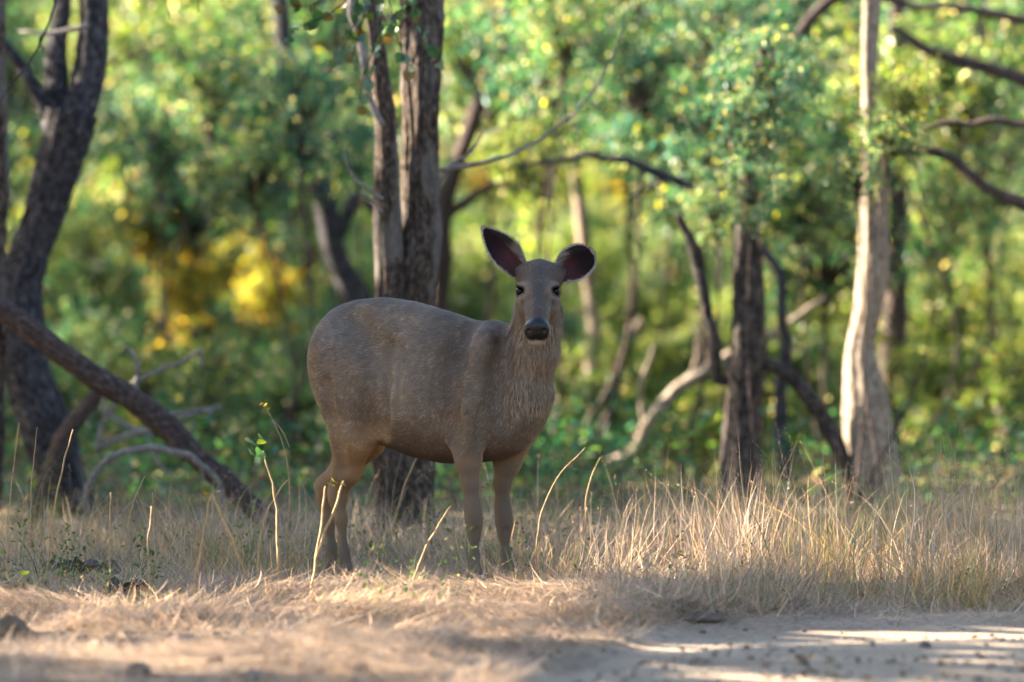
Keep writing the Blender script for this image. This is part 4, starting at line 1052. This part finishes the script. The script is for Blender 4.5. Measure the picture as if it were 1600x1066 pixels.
# low shrubs between the trunks
for i in range(84):
    Y = rng.uniform(35.5, 54); half = 800 / FPX * Y + .4
    x = -half + 2 * half * ((i * .618) % 1); s_ = rng.uniform(.24, .42) * (Y / 42)
    wood(800 + x / Y * FPX, HOR + (CAMZ - rng.uniform(.25, .62) - (.9 * rng.random() if i % 3 == 0 and Y > 42 else 0)) / Y * FPX, Y, s_, ['green', 'teal', 'lime', 'gold'][int(rng.choice(4, p=[.4, .28, .27, .05]))], shrub=True)
# deeper wood, to close the view
for Y, n, s in ((58, 9, .95), (68, 9, 1.15), (80, 9, 1.4), (95, 9, 1.6), (112, 8, 1.9)):
    half = 800 / FPX * Y + 2.5
    for i in range(n):
        x = -half + 2 * half * (i + rng.uniform(.1, .9)) / n; yy = Y + rng.uniform(-4, 4)
        px = 800 + x / yy * FPX
        for h_ in (0, 1):
            z = (1.0 + 2.9 * h_ + rng.uniform(-.3, .4)) * (1 + (Y - 58) / 130); py = HOR + (CAMZ - z) / yy * FPX
            kd = ['green', 'lime', 'teal', 'gold'][int(rng.choice(4, p=[.36, .06, .56, .02] if h_ else [.36, .40, .16, .08]))]
            wood(px + rng.uniform(-20, 20), py, yy + rng.uniform(-2, 2), s * rng.uniform(.85, 1.15), kd)

# unseen trees added beside and behind the viewpoint to cut the sky light
for x, y in [(9.5, 20), (10.5, 27), (10, 34), (11.5, 41), (12, 13), (11, 5), (9, -4), (4.5, -9), (9, -14), (-13, 0), (-14.5, 8), (16, 0), (17, 24), (15, -10)]:
    kd = ['green', 'teal'][int(rng.integers(0, 2))]; me, st = KINDS[kd, int(rng.integers(0, 2))]; s_ = rng.uniform(2.3, 3.0)
    r = empty('sky_block_tree', (x, y, ground_at(x, y)), 'unseen large leafy tree added on the near side of the track to cut sky light', 'tree', 'added trees on the near side of the track')
    for nm, m_ in (('crown', me), ('trunk', st)):
        o = obj(nm, m_, None, r); o.scale = (s_,) * 3; o.rotation_euler[2] = x
        if nm == 'crown': o.color = (1, 1, 1, 1); tag(o, kind='stuff')

# ------------------------------------------------------------------ dry grass
def blades(n, xy, h, lean, bend, wd, cols, seg=4, pile=None, tuft=None):
    """curving ribbons: xy (n,2), heights, lean azimuth, bend amount"""
    z0 = gz(xy[:, 0], xy[:, 1]) - .008
    if pile is not None: z0 = z0 + pile
    base = np.column_stack([xy, z0])
    az = rng.uniform(0, 2 * np.pi, n)
    if tuft is not None: az = np.pi * (vnoise(xy[:, 0] * tuft, xy[:, 1] * tuft, 77) > .5) + 1.6 * (vnoise(xy[:, 0] * tuft + 5, xy[:, 1] * tuft, 78) - .5) + rng.normal(0, .75, n)
    dirv = np.column_stack([np.cos(az), np.sin(az), np.zeros(n)])
    fz = az + rng.uniform(-1.6, 1.6, n); sd = np.column_stack([-np.sin(fz), np.cos(fz), np.zeros(n)])
    t = np.linspace(0, 1, seg + 1)
    V = np.zeros((n, 2 * seg + 1, 3))
    pos = base.copy(); ang = lean.copy(); L = h / seg
    k2 = rng.normal(0, .25, n)
    for s in range(seg + 1):
        if s < seg:
            w = (wd * (1 - .75 * t[s]))[:, None] * sd * .5
            V[:, 2 * s] = pos - w; V[:, 2 * s + 1] = pos + w
        else: V[:, 2 * s] = pos
        a = np.minimum(ang, 1.75)
        side = np.column_stack([-dirv[:, 1], dirv[:, 0], np.zeros(n)])
        pos = pos + L[:, None] * (np.sin(a)[:, None] * (dirv + side * (k2 * s)[:, None]) + np.cos(a)[:, None] * np.array([0, 0, 1.0]))
        ang = ang + bend / seg
    V[:, :, 2] = np.maximum(V[:, :, 2], z0[:, None] + .004)
    i = np.arange(n)[:, None] * (2 * seg + 1)
    Q = np.vstack([i + np.array([[2 * s, 2 * s + 1, 2 * s + 3, 2 * s + 2]]) for s in range(seg - 1)])
    T = i + np.array([[2 * seg - 2, 2 * seg - 1, 2 * seg]])
    return V.reshape(-1, 3), Q, T, np.repeat(cols[:, None, :], 2 * seg + 1, 1).reshape(-1, 3)
STRAW = np.array([(.47, .335, .225), (.41, .285, .195), (.53, .39, .27), (.34, .23, .16), (.27, .19, .145), (.46, .30, .17)])
GREY = np.array([(.20, .165, .135), (.26, .22, .185), (.15, .12, .10), (.32, .28, .24)])
GREEN = np.array([(.07, .12, .03), (.10, .15, .035), (.16, .18, .05), (.05, .095, .03)])
def pick(pal, n, s=.18): return 1.08 * pal[rng.integers(0, len(pal), n)] * np.exp(rng.normal(0, s, (n, 1)))
def scatter(n, y0, y1, dens, margin=.5):
    out = []
    while sum(map(len, out)) < n:
        m = n * 3
        y = np.sqrt(rng.uniform(y0 ** 2, y1 ** 2, m)); x = rng.uniform(-1, 1, m) * (800 / FPX * y + margin)
        k = rng.random(m) < dens(x, y); out.append(np.column_stack([x[k], y[k]]))
    return np.vstack(out)[:n]
def bank_d(x, y): return y - edge_y(x)
# matted straw
def d_mat(x, y):
    d = bank_d(x, y); return sstep(-.22, .30, d) * (.25 + .75 * sstep(.35, .6, fbm(x * 1.7, y * 1.7, 31, 3))) * (.6 + .4 * sstep(20.6, 22.6, y))
n = 80000; xy = scatter(n, 19.0, 29.0, d_mat)
mat = blades(n, xy, rng.uniform(.05, .17, n), rng.uniform(.75, 1.6, n), rng.uniform(-.5, .9, n), rng.uniform(.0018, .0042, n), np.where(rng.random((n, 1)) < .74, pick(STRAW, n, .28), pick(GREY, n, .3)))
def d_pile(x, y): return sstep(-.10, .45, bank_d(x, y)) * sstep(1.5, .7, x) * (.2 + .8 * sstep(.36, .56, fbm(x * 1.9 + 3, y * 1.9, 33, 3))) * (.22 + .33 * (x < .1) + (.78 - .33 * (x < .1)) * sstep(20.6, 22.3, y)) * sstep(25.6, 24.6, y)
npl = 66000; xyp = scatter(npl, 19.2, 25.6, d_pile)
ph = .085 * (.2 + .8 * sstep(24.5, 23.8, xyp[:, 1])) * sstep(.40, .66, fbm(xyp[:, 0] * 1.9 + 3, xyp[:, 1] * 1.9, 33, 3)) + .012
pl_ = blades(npl, xyp, rng.uniform(.07, .24, npl), rng.uniform(1.15, 1.75, npl), rng.normal(.1, .5, npl), .0020 + .0050 * rng.random(npl) ** 2.2, np.where(rng.random((npl, 1)) < .82, pick(STRAW, npl, .26), pick(GREY, npl, .3)), 5, pile=ph * rng.random(npl), tuft=2.2)
V, F, cc = join([mat, pl_])
tag(obj('straw_litter', make_mesh('straw_litter', V, F, cc, False), M_straw), 'matted pale dead straw lying on the ground along the verge', 'straw', kind='stuff')
# standing dry grass in tufts
def d_std(x, y):
    d = bank_d(x, y); right = sstep(.2, 1.0, x)
    tuft = sstep(.40, .60, fbm(x * 2.9, y * 2.9, 41, 3))
    back = sstep(30.2, 26.6, y + 3.0 * (fbm(x * .9, y * .5, 43, 3) - .5))
    return sstep(.05, 1.5 - 1.1 * right, d) * (.12 + .88 * tuft) * (.5 + .5 * right) * back
def clump_col(xy, n):
    g = fbm(xy[:, 0] * 1.5 + 40, xy[:, 1] * 1.5, 91, 3)[:, None]; k = fbm(xy[:, 0] * 2.1, xy[:, 1] * 2.1 + 9, 92, 3)[:, None]
    c = np.where(rng.random((n, 1)) < .35 + .5 * k, pick(STRAW, n, .3), pick(GREY, n, .35) * 1.0)
    gold = np.array([1.18, 1.0, .62]) * sstep(.5, .68, g) + (1 - sstep(.5, .68, g)); c = c * gold
    gr = rng.random((n, 1)) < .05 + .20 * sstep(.45, .65, g)
    return np.where(gr, pick(GREEN, n) * 1.3, c)
n = 26000; xy = scatter(n, 22.5, 30.0, d_std)
def hscale(xy):
    right = sstep(.1, .9, xy[:, 0]); d = bank_d(xy[:, 0], xy[:, 1])
    left_h = np.interp(xy[:, 1], [23.6, 24.6, 25.4, 26.4], [.16, .26, .42, .8]); right_h = np.interp(d, [.05, .5, 1.2], [.35, .75, 1.0])
    return (left_h * (1 - right) + right_h * right) * np.interp(xy[:, 1], [26.3, 29.0], [1, .5])
tall = fbm(xy[:, 0] * 1.7, xy[:, 1] * 1.7, 51, 3)
hh = (.06 + .25 * rng.random(n) ** 1.6) * (.25 + 1.5 * sstep(.36, .66, tall)) * hscale(xy) * 1.1 + .02
ln_ = np.where(rng.random(n) < .2, np.abs(rng.normal(0, .3, n)), rng.uniform(.25, 1.3, n)); bd = rng.normal(.25, .9, n)
std = blades(n, xy, hh, ln_, bd, .0022 + .0050 * rng.random(n) ** 2.2, clump_col(xy, n), 5, tuft=4.5)
# long fallen and arching stems criss-crossing
n4 = 20000; xy4 = scatter(n4, 23.0, 30.0, d_std)
arc = blades(n4, xy4, rng.uniform(.12, .48, n4) * np.minimum(hscale(xy4) + .15, 1), rng.uniform(.1, 1.35, n4), rng.normal(.55, 1.2, n4), (.0018 + .0045 * rng.random(n4) ** 2.5), clump_col(xy4, n4), 7, tuft=3.0)
# thin wiry taller stems with seed heads
n2 = 2600; xy2 = scatter(n2, 23.4, 31.0, d_std)
h2 = rng.uniform(.2, .62, n2) * (.6 + .7 * fbm(xy2[:, 0], xy2[:, 1], 61, 2)) * np.minimum(hscale(xy2) + .1, 1.1)
wir = blades(n2, xy2, h2, rng.uniform(.0, .6, n2), rng.normal(.4, .8, n2), rng.uniform(.0018, .0032, n2), np.where(rng.random((n2, 1)) < .45, pick(STRAW, n2), pick(GREY, n2)), 7)
# short seed spikes along the tips
tipv = wir[0].reshape(n2, -1, 3); spk = []
sel = rng.choice(n2, 900, replace=False)
pt = []; cd = []
for j in range(9):
    f = rng.random((900, 1)); a = tipv[sel, -1] * (1 - f) + tipv[sel, -3] * f
    pt.append(a); cd.append(pick(STRAW, 900) * .8)
pt = np.vstack(pt); cd = np.vstack(cd)
lv = leaf_geo(pt, rng.normal(size=pt.shape) * .7 + np.array([0, 0, .8]), rng.normal(size=pt.shape), rng.uniform(.006, .014, len(pt)), rng.uniform(.002, .004, len(pt)), cd)
V, F, cc = join([std, arc, wir]); nV = len(V)
V = np.vstack([V, lv[0]]); F[0] = np.vstack([F[0], lv[1] + nV]); cc = np.vstack([cc, lv[2]])
tag(obj('dry_grass', make_mesh('dry_grass', V, F, cc, False), M_straw), 'tangled dry standing grass around the deer and along the track', 'grass', kind='stuff')
# leafy ground cover under the trees
n = 24000; xy = scatter(n, 30.5, 56.0, lambda x, y: (.15 + .85 * sstep(.4, .62, fbm(x * .9, y * .9, 81, 3))) * sstep(30.5, 33, y), 1.0)
hz_ = rng.random(n) ** 1.5 * .42 * (.4 + 1.2 * fbm(xy[:, 0] * .8, xy[:, 1] * .8, 82, 2))
pz = np.column_stack([xy, gz(xy[:, 0], xy[:, 1]) + .01 + hz_])
gcv, gcq, gcc = leaf_geo(pz, rng.normal(size=pz.shape) + np.array([0, 0, .2]), rng.normal(size=pz.shape) * .6 + np.array([0, 0, 1]), rng.uniform(.03, .10, n), rng.uniform(.015, .05, n), leaf_cols(n, [('green', .48), ('teal', .32), ('lime', .06), ('dry', .14)]))
tag(obj('ground_cover', make_mesh('ground_cover', gcv, gcq, gcc), M_leaf), 'leafy green ground cover under the trees of the wood', 'undergrowth', kind='stuff')
# green blades and weeds among it
def d_green(x, y): return sstep(.2, .8, bank_d(x, y)) * sstep(.52, .68, fbm(x * 1.1 + 9, y * 1.1, 71, 3)) + .02
n = 2400; xy = scatter(n, 22.8, 33.0, d_green)
gb = blades(n, xy, rng.uniform(.08, .30, n), rng.uniform(0, .6, n), rng.uniform(.2, 1.6, n), rng.uniform(.002, .005, n), pick(GREEN, n), 5)
n3 = 420; xy3 = scatter(n3, 22.8, 33, d_green); pz = gz(xy3[:, 0], xy3[:, 1])
pp_, cc_ = [], []
for j in range(9):
    pp_.append(np.column_stack([xy3 + rng.normal(0, .018, (n3, 2)), pz + rng.uniform(.02, .26, n3) * (.3 + hash2(xy3[:, 0] * 50, xy3[:, 1] * 50))])); cc_.append(pick(GREEN, n3))
pp_ = np.vstack(pp_); lv = leaf_geo(pp_, rng.normal(size=pp_.shape) + np.array([0, 0, .2]), rng.normal(size=pp_.shape) * .5 + np.array([0, 0, 1]), rng.uniform(.012, .034, len(pp_)), rng.uniform(.008, .02, len(pp_)), np.vstack(cc_))
V, F, cc = join([gb]); nV = len(V)
V = np.vstack([V, lv[0]]); F[0] = np.vstack([F[0], lv[1] + nV]); cc = np.vstack([cc, lv[2]])
tag(obj('green_weeds', make_mesh('green_weeds', V, F, cc, False), M_straw), 'scattered green weeds growing through the dry grass', 'weeds', kind='stuff')

# ------------------------------------------------------------------ single dry stalks
m_stalk = bark_mat('dry_stalk', (.30, .20, .10), (.42, .30, .17), (.50, .37, .22), 2.0)
def stalk(path, Y, r, label, group, leaves=(), side=()):
    q = P(path[0][0], path[0][1], Y); z0 = ground_at(q[0], q[1])
    root = empty('dry_stalk', (q[0], q[1], z0), label, 'stalk', group)
    pts = [P(a, b, Y) for a, b in path]; pts[0][2] = z0 - .02
    rr = np.linspace(r, r * .5, len(pts)) / FPX * Y * .72
    V, Q, T, vec = tube(pts, rr, nseg=7, n=24, rough=.15, seed=path[0][0])
    obj('stem', make_mesh('stem', V - np.array(root.location), [Q, T], vec=vec), m_stalk, root)
    for sp in side:
        V, Q, T, vec = px_tube([(a, b, r * .6 * (1 - .5 * i / len(sp))) for i, (a, b) in enumerate(sp)], Y, nseg=6, n=14, rough=.1)
        obj('branch', make_mesh('branch', V - np.array(root.location), [Q, T], vec=vec), m_stalk, root)
    for (a, b, sz, var) in leaves:
        lf = obj('leaf', leaf_variants[var], None, root)
        lf.scale = (sz / FPX * Y,) * 3; lf.location = tuple(P(a, b, Y) - np.array(root.location)); lf.rotation_euler = (rng.uniform(-.8, .8), rng.uniform(-.5, .5), rng.uniform(0, 6.28))
    return root
LB, GP = 'straight straw-coloured dry stalk standing in the dry grass', 'bare dry stalks left of and in front of the deer'
for path, Y, r in [
    ([(68, 872), (84, 800), (100, 720), (114, 672)], 24.3, 2.6), ([(170, 892), (171, 820), (172, 768)], 24.2, 2.8), ([(232, 908), (232, 850), (236, 790)], 24.1, 3.2), ([(10, 862), (14, 790), (30, 660)], 24.5, 2.2),
    ([(190, 830), (210, 780), (226, 745)], 24.8, 1.8), ([(628, 975), (640, 920), (668, 850), (705, 790)], 23.9, 3.4), ([(400, 895), (412, 820), (436, 765), (452, 748)], 24.4, 2.6), ([(245, 880), (240, 820), (238, 770)], 24.5, 1.8),
    ([(1203, 815), (1215, 760), (1245, 690)], 26.0, 2.0), ([(835, 850), (850, 790), (872, 745), (915, 700)], 25.4, 1.8), ([(918, 780), (926, 740), (938, 715)], 25.8, 1.6), ([(600, 800), (640, 740), (668, 690), (675, 728)], 26.4, 2.0),
    ([(45, 830), (50, 740), (58, 668)], 25.0, 1.5), ([(1470, 830), (1468, 780), (1470, 690)], 26, 1.6), ([(1570, 820), (1560, 770), (1545, 705)], 26, 1.8), ([(1330, 950), (1335, 890), (1328, 850)], 24.0, 1.8)]:
    stalk(path, Y, r, LB, GP)
stalk([(300, 945), (308, 890), (318, 830), (330, 770)], 23.6, 3.6, 'forked dry stalk topped by a small yellow leaf tuft', None, [(322, 768, 14, 4), (330, 764, 16, 1), (338, 768, 12, 4), (326, 760, 12, 1)], [[(331, 772), (350, 815), (372, 870), (386, 905)]])
stalk([(434, 915), (434, 850), (428, 770), (410, 705)], 24.1, 3.0, 'tall dry stalk with green leaves at its tip', None, [(408, 704, 22, 0), (398, 696, 24, 3), (404, 684, 20, 0), (392, 706, 18, 3), (415, 690, 18, 1)])
stalk([(484, 960), (490, 900), (500, 830), (508, 760)], 23.8, 4.0, 'thick golden stalk leaning beside the deer\'s hind legs', None, [(512, 757, 16, 1), (520, 752, 14, 4), (530, 755, 13, 1)], [[(494, 870), (512, 820), (532, 770), (536, 752)]])
stalk([(445, 740), (440, 690), (425, 655), (414, 632)], 25.6, 1.8, 'thin stalk with a drooping seed head left of the deer\'s rump', None, [(416, 634, 9, 4), (420, 640, 9, 4), (412, 630, 8, 2)], [[(425, 655), (440, 672), (452, 700)]])
stalk([(738, 690), (760, 735), (768, 780), (770, 850)][::-1], 26.6, 1.7, 'pale stalk with small green leaves between the deer\'s front legs', None, [(757, 755, 14, 1), (766, 750, 12, 0), (750, 760, 10, 1)])

# ------------------------------------------------------------------ ground clutter
def rock(name, px, py, w, h, label, cat, col, seed, group=None, flat=.8):
    q = gpt(px, py); z0 = ground_at(q[0], q[1]); sx = w / FPX * q[1] / 2; sz = h / FPX * q[1]
    V, Fq = uvsphere(1, 22, 16)
    d = 1 + .55 * (fbm(V[:, 0] * 1.6 + seed, V[:, 1] * 1.6 + V[:, 2] * 1.3, seed, 3) - .5) + .18 * (vnoise(V[:, 0] * 6 + seed, V[:, 2] * 6 + V[:, 1] * 5, seed + 3) - .5)
    V = V * d[:, None] * np.array([sx, sx * flat, sz * .62]) + np.array([0, 0, sz * .36])
    c = np.tile(np.array(col), (len(V), 1)) * (.6 + .8 * fbm(V[:, 0] * 40, V[:, 2] * 40 + V[:, 1] * 30, seed, 3))[:, None]
    o = obj(name, make_mesh(name, V, Fq, c), M_soil, None, (q[0], q[1], z0 - .004))
    return tag(o, label, cat, group)
M_soil = col_mat('clod', .95, .1)
rock('stone', 14, 1003, 62, 40, 'brown blurred stone at the left edge of the strawy verge', 'stone', (.12, .085, .06), 3)
rock('stone', 285, 1014, 56, 22, 'grey flat stone in the straw below the forked stalk', 'stone', (.17, .15, .14), 5)
rock('stone', 512, 1018, 46, 18, 'tan stone on the bare soil in front of the deer', 'stone', (.22, .16, .11), 7)
rock('stone', 1446, 1008, 20, 16, 'dark angular stone on the dusty track', 'stone', (.09, .075, .07), 9)
rock('stone', 400, 1058, 60, 18, 'low dark stone on the bare soil at the verge\'s near end', 'stone', (.14, .12, .11), 11)
for i_, (a, b, w_) in enumerate([(70, 1048, 34), (150, 1020, 22), (215, 1056, 40), (335, 1040, 26), (455, 1010, 20), (560, 1050, 30), (610, 1022, 18), (690, 1040, 24), (770, 1058, 22), (120, 985, 18), (440, 985, 14), (30, 1030, 20), (905, 1050, 16), (1390, 1030, 18), (1530, 1048, 22), (1240, 1040, 14), (1120, 1056, 16), (1330, 1018, 12), (1480, 1020, 14)]):
    rock('earth_clod', a, b, w_, w_ * .55, 'small brown earth clod on the bare soil of the verge and track', 'clod', (.16, .115, .085) if i_ % 2 else (.11, .085, .07), 30 + i_, 'earth clods on the bare soil')
# dry dung heap by the track edge: a low mound of loose fibre
md = rock('dung_mound', 1095, 966, 66, 15, 'low dark fibrous mound at the edge of the grass by the track', 'mound', (.13, .10, .08), 13)
nb = 420; mx = np.array(md.location[:2]) + rng.normal(0, .055, (nb, 2)) * np.array([1.1, .8])
V, Q, T, cl = blades(nb, mx, rng.uniform(.04, .10, nb), rng.uniform(.9, 1.5, nb), rng.normal(.2, .5, nb), rng.uniform(.002, .004, nb), pick(GREY, nb) * .7, 4)
V[:, 2] += np.repeat(.030 * np.exp(-(((mx - np.array(md.location[:2])) / .06) ** 2).sum(1)), 9)
fb_ = obj('fibre', make_mesh('fibre', V - np.array(md.location), [Q, T], cl, False), M_straw, md); tag(fb_, kind='stuff')
# small stones of the track: the larger ones one by one
sv, sf = uvsphere(1, 9, 7); STV = []
for v in range(4):
    d = 1 + .7 * (fbm(sv[:, 0] * 1.3 + v * 7, sv[:, 1] * 1.3 + sv[:, 2], v + 20, 2) - .5)
    me = make_mesh('pebble', sv * d[:, None] * np.array([1, .8, .6]), sf, np.tile(np.array([(.20, .17, .15), (.13, .11, .10), (.27, .22, .18), (.10, .085, .075)][v]), (len(sv), 1))); me.materials.append(M_soil); STV.append(me)
k = 0
while k < 90:
    x = rng.uniform(-.2, 2.6); y = rng.uniform(19.6, 23.2)
    if bank_d(x, y) > -.15 or abs(x) > .09 * y + .1: continue
    r = rng.uniform(.007, .016); o = obj('pebble', STV[k % 4], None, None, (x, y, ground_at(x, y) + r * .25 + .006)); o.scale = (r, r, r); o.rotation_euler[2] = rng.uniform(0, 6.28)
    tag(o, 'small loose pebble lying on the dusty track', 'pebble', 'pebbles on the track'); k += 1
# finer gravel as one mass
n = 5000; gp = np.column_stack([rng.uniform(-.6, 3.0, n), rng.uniform(19, 23.4, n)]); d = bank_d(gp[:, 0], gp[:, 1]); gp = gp[(d < -.05)]
tv = np.array([(1, 0, 0), (-.5, .87, 0), (-.5, -.87, 0), (0, 0, 1.1)]); tf = np.array([(0, 1, 3), (1, 2, 3), (2, 0, 3)])
m = len(gp); sc = rng.uniform(.002, .0065, (m, 1, 1)); a = rng.uniform(0, 6.28, m)
R = np.stack([np.stack([np.cos(a), -np.sin(a)], -1), np.stack([np.sin(a), np.cos(a)], -1)], 1)
Vg = np.repeat(tv[None], m, 0) * sc; Vg[:, :, :2] = np.einsum('nij,nkj->nki', R, Vg[:, :, :2]); Vg += np.column_stack([gp, gz(gp[:, 0], gp[:, 1]) + .005])[:, None]
Fg = (np.arange(m)[:, None, None] * 4 + tf[None]).reshape(-1, 3)
gc = np.repeat((np.array([.22, .185, .16]) * np.exp(rng.normal(-.2, .4, (m, 1))))[:, None], 4, 1).reshape(-1, 3)
tag(obj('gravel', make_mesh('gravel', Vg.reshape(-1, 3), Fg, gc, False), M_soil), 'fine gravel scattered over the dusty track', 'gravel', kind='stuff')
# crumpled dead leaves
def dead_leaf(px, py, w, label, seed, col=(.075, .062, .058), rot=0.0):
    q = gpt(px, py); Lh = w / FPX * q[1]
    a = np.linspace(0, 1, 15); b_ = np.linspace(-1, 1, 11); A, B = np.meshgrid(a, b_, indexing='ij')
    wv = np.sin(np.pi * np.clip(A, .02, .99) ** .8) ** .7 * .36
    X = (A - .5) * Lh; Yv = B * wv * Lh; Z = (.16 * np.abs(B) ** 1.5 * Lh + .12 * Lh * (fbm(A * 3 + seed, B * 2, seed, 3)) + .05 * Lh * np.sin(A * 14 + B * 3) + .10 * Lh * np.sin(A * np.pi))
    ca, sa = math.cos(rot), math.sin(rot)
    V = np.stack([X * ca - Yv * sa, X * sa + Yv * ca, Z], -1).reshape(-1, 3)
    i = np.arange(14)[:, None] * 11; j = np.arange(10)[None]
    Fq = np.stack([i + j, i + j + 1, i + 12 + j, i + 11 + j], -1).reshape(-1, 4)
    n0 = len(V); V2 = np.vstack([V, V + np.array([0, 0, -.002])]); F2 = np.vstack([Fq, Fq[:, ::-1] + n0])
    cl = np.tile(np.array(col), (len(V2), 1)) * (.6 + .8 * fbm(V2[:, 0] * 60, V2[:, 1] * 60, seed, 3))[:, None]
    o = obj('dead_leaf', make_mesh('dead_leaf', V2, F2, cl), M_soil, None, (q[0], q[1], ground_at(q[0], q[1]) + .004))
    return tag(o, label, 'leaf')
dead_leaf(88, 905, 70, 'small curled dark dead leaf beside the larger crumpled one', 1, rot=.2)
dead_leaf(143, 912, 95, 'large crumpled dark dead leaf lying on the strawy verge', 2, rot=-.2)
dead_leaf(200, 935, 80, 'flat broken dark dead leaf right of the crumpled ones', 3, rot=.5, col=(.06, .05, .05))
n = 1100; xy = scatter(n, 19.2, 25.0, lambda x, y: np.where(bank_d(x, y) > -.1, .7 * sstep(.4, .6, fbm(x * 1.4, y * 1.4, 95, 3)) + .05, .75 * sstep(.45, .62, fbm(x * 1.1, y * 2.2, 96, 3)) * sstep(-1.0, -1.5, bank_d(x, y))), .3)
pz = np.column_stack([xy, gz(xy[:, 0], xy[:, 1]) + rng.uniform(.006, .022, n)])
lv = leaf_geo(pz, np.column_stack([rng.normal(size=(n, 2)), rng.uniform(-.05, .35, n)]), rng.normal(size=(n, 3)) * .5 + np.array([0, 0, 1]), rng.uniform(.015, .05, n), rng.uniform(.006, .022, n), pick(np.array([(.19, .135, .09), (.14, .10, .07), (.24, .17, .115), (.10, .075, .055)]), n), .5)
tag(obj('leaf_litter', make_mesh('leaf_litter', *lv), M_soil), 'small curled brown dead leaves littering the verge and the track', 'leaf litter', kind='stuff')
# small green plant by the left edge
q = gpt(18, 948); pl = empty('small_plant', (q[0], q[1], ground_at(q[0], q[1])), 'small bright green weed at the left edge of the verge', 'plant')
bg_ = Bag()
for i in range(7):
    a = rng.uniform(0, 6.28); tip = np.array([math.cos(a) * .06, math.sin(a) * .05, rng.uniform(.08, .17)]); bg_.tube([(0, 0, -.01), tip * .5 + np.array([0, 0, .02]), tip], [.002, .0016, .001], nseg=5, n=8)
    for kx in range(3):
        lf = obj('leaf', leaf_variants[[1, 0, 1][kx]], None, pl); lf.scale = (rng.uniform(.035, .06),) * 3; lf.location = tuple(tip * rng.uniform(.5, 1)); lf.rotation_euler = (rng.uniform(-.5, .5), rng.uniform(-.6, .2), a + rng.normal(0, .6))
obj('stem', bg_.mesh('stem'), m_stalk, pl)
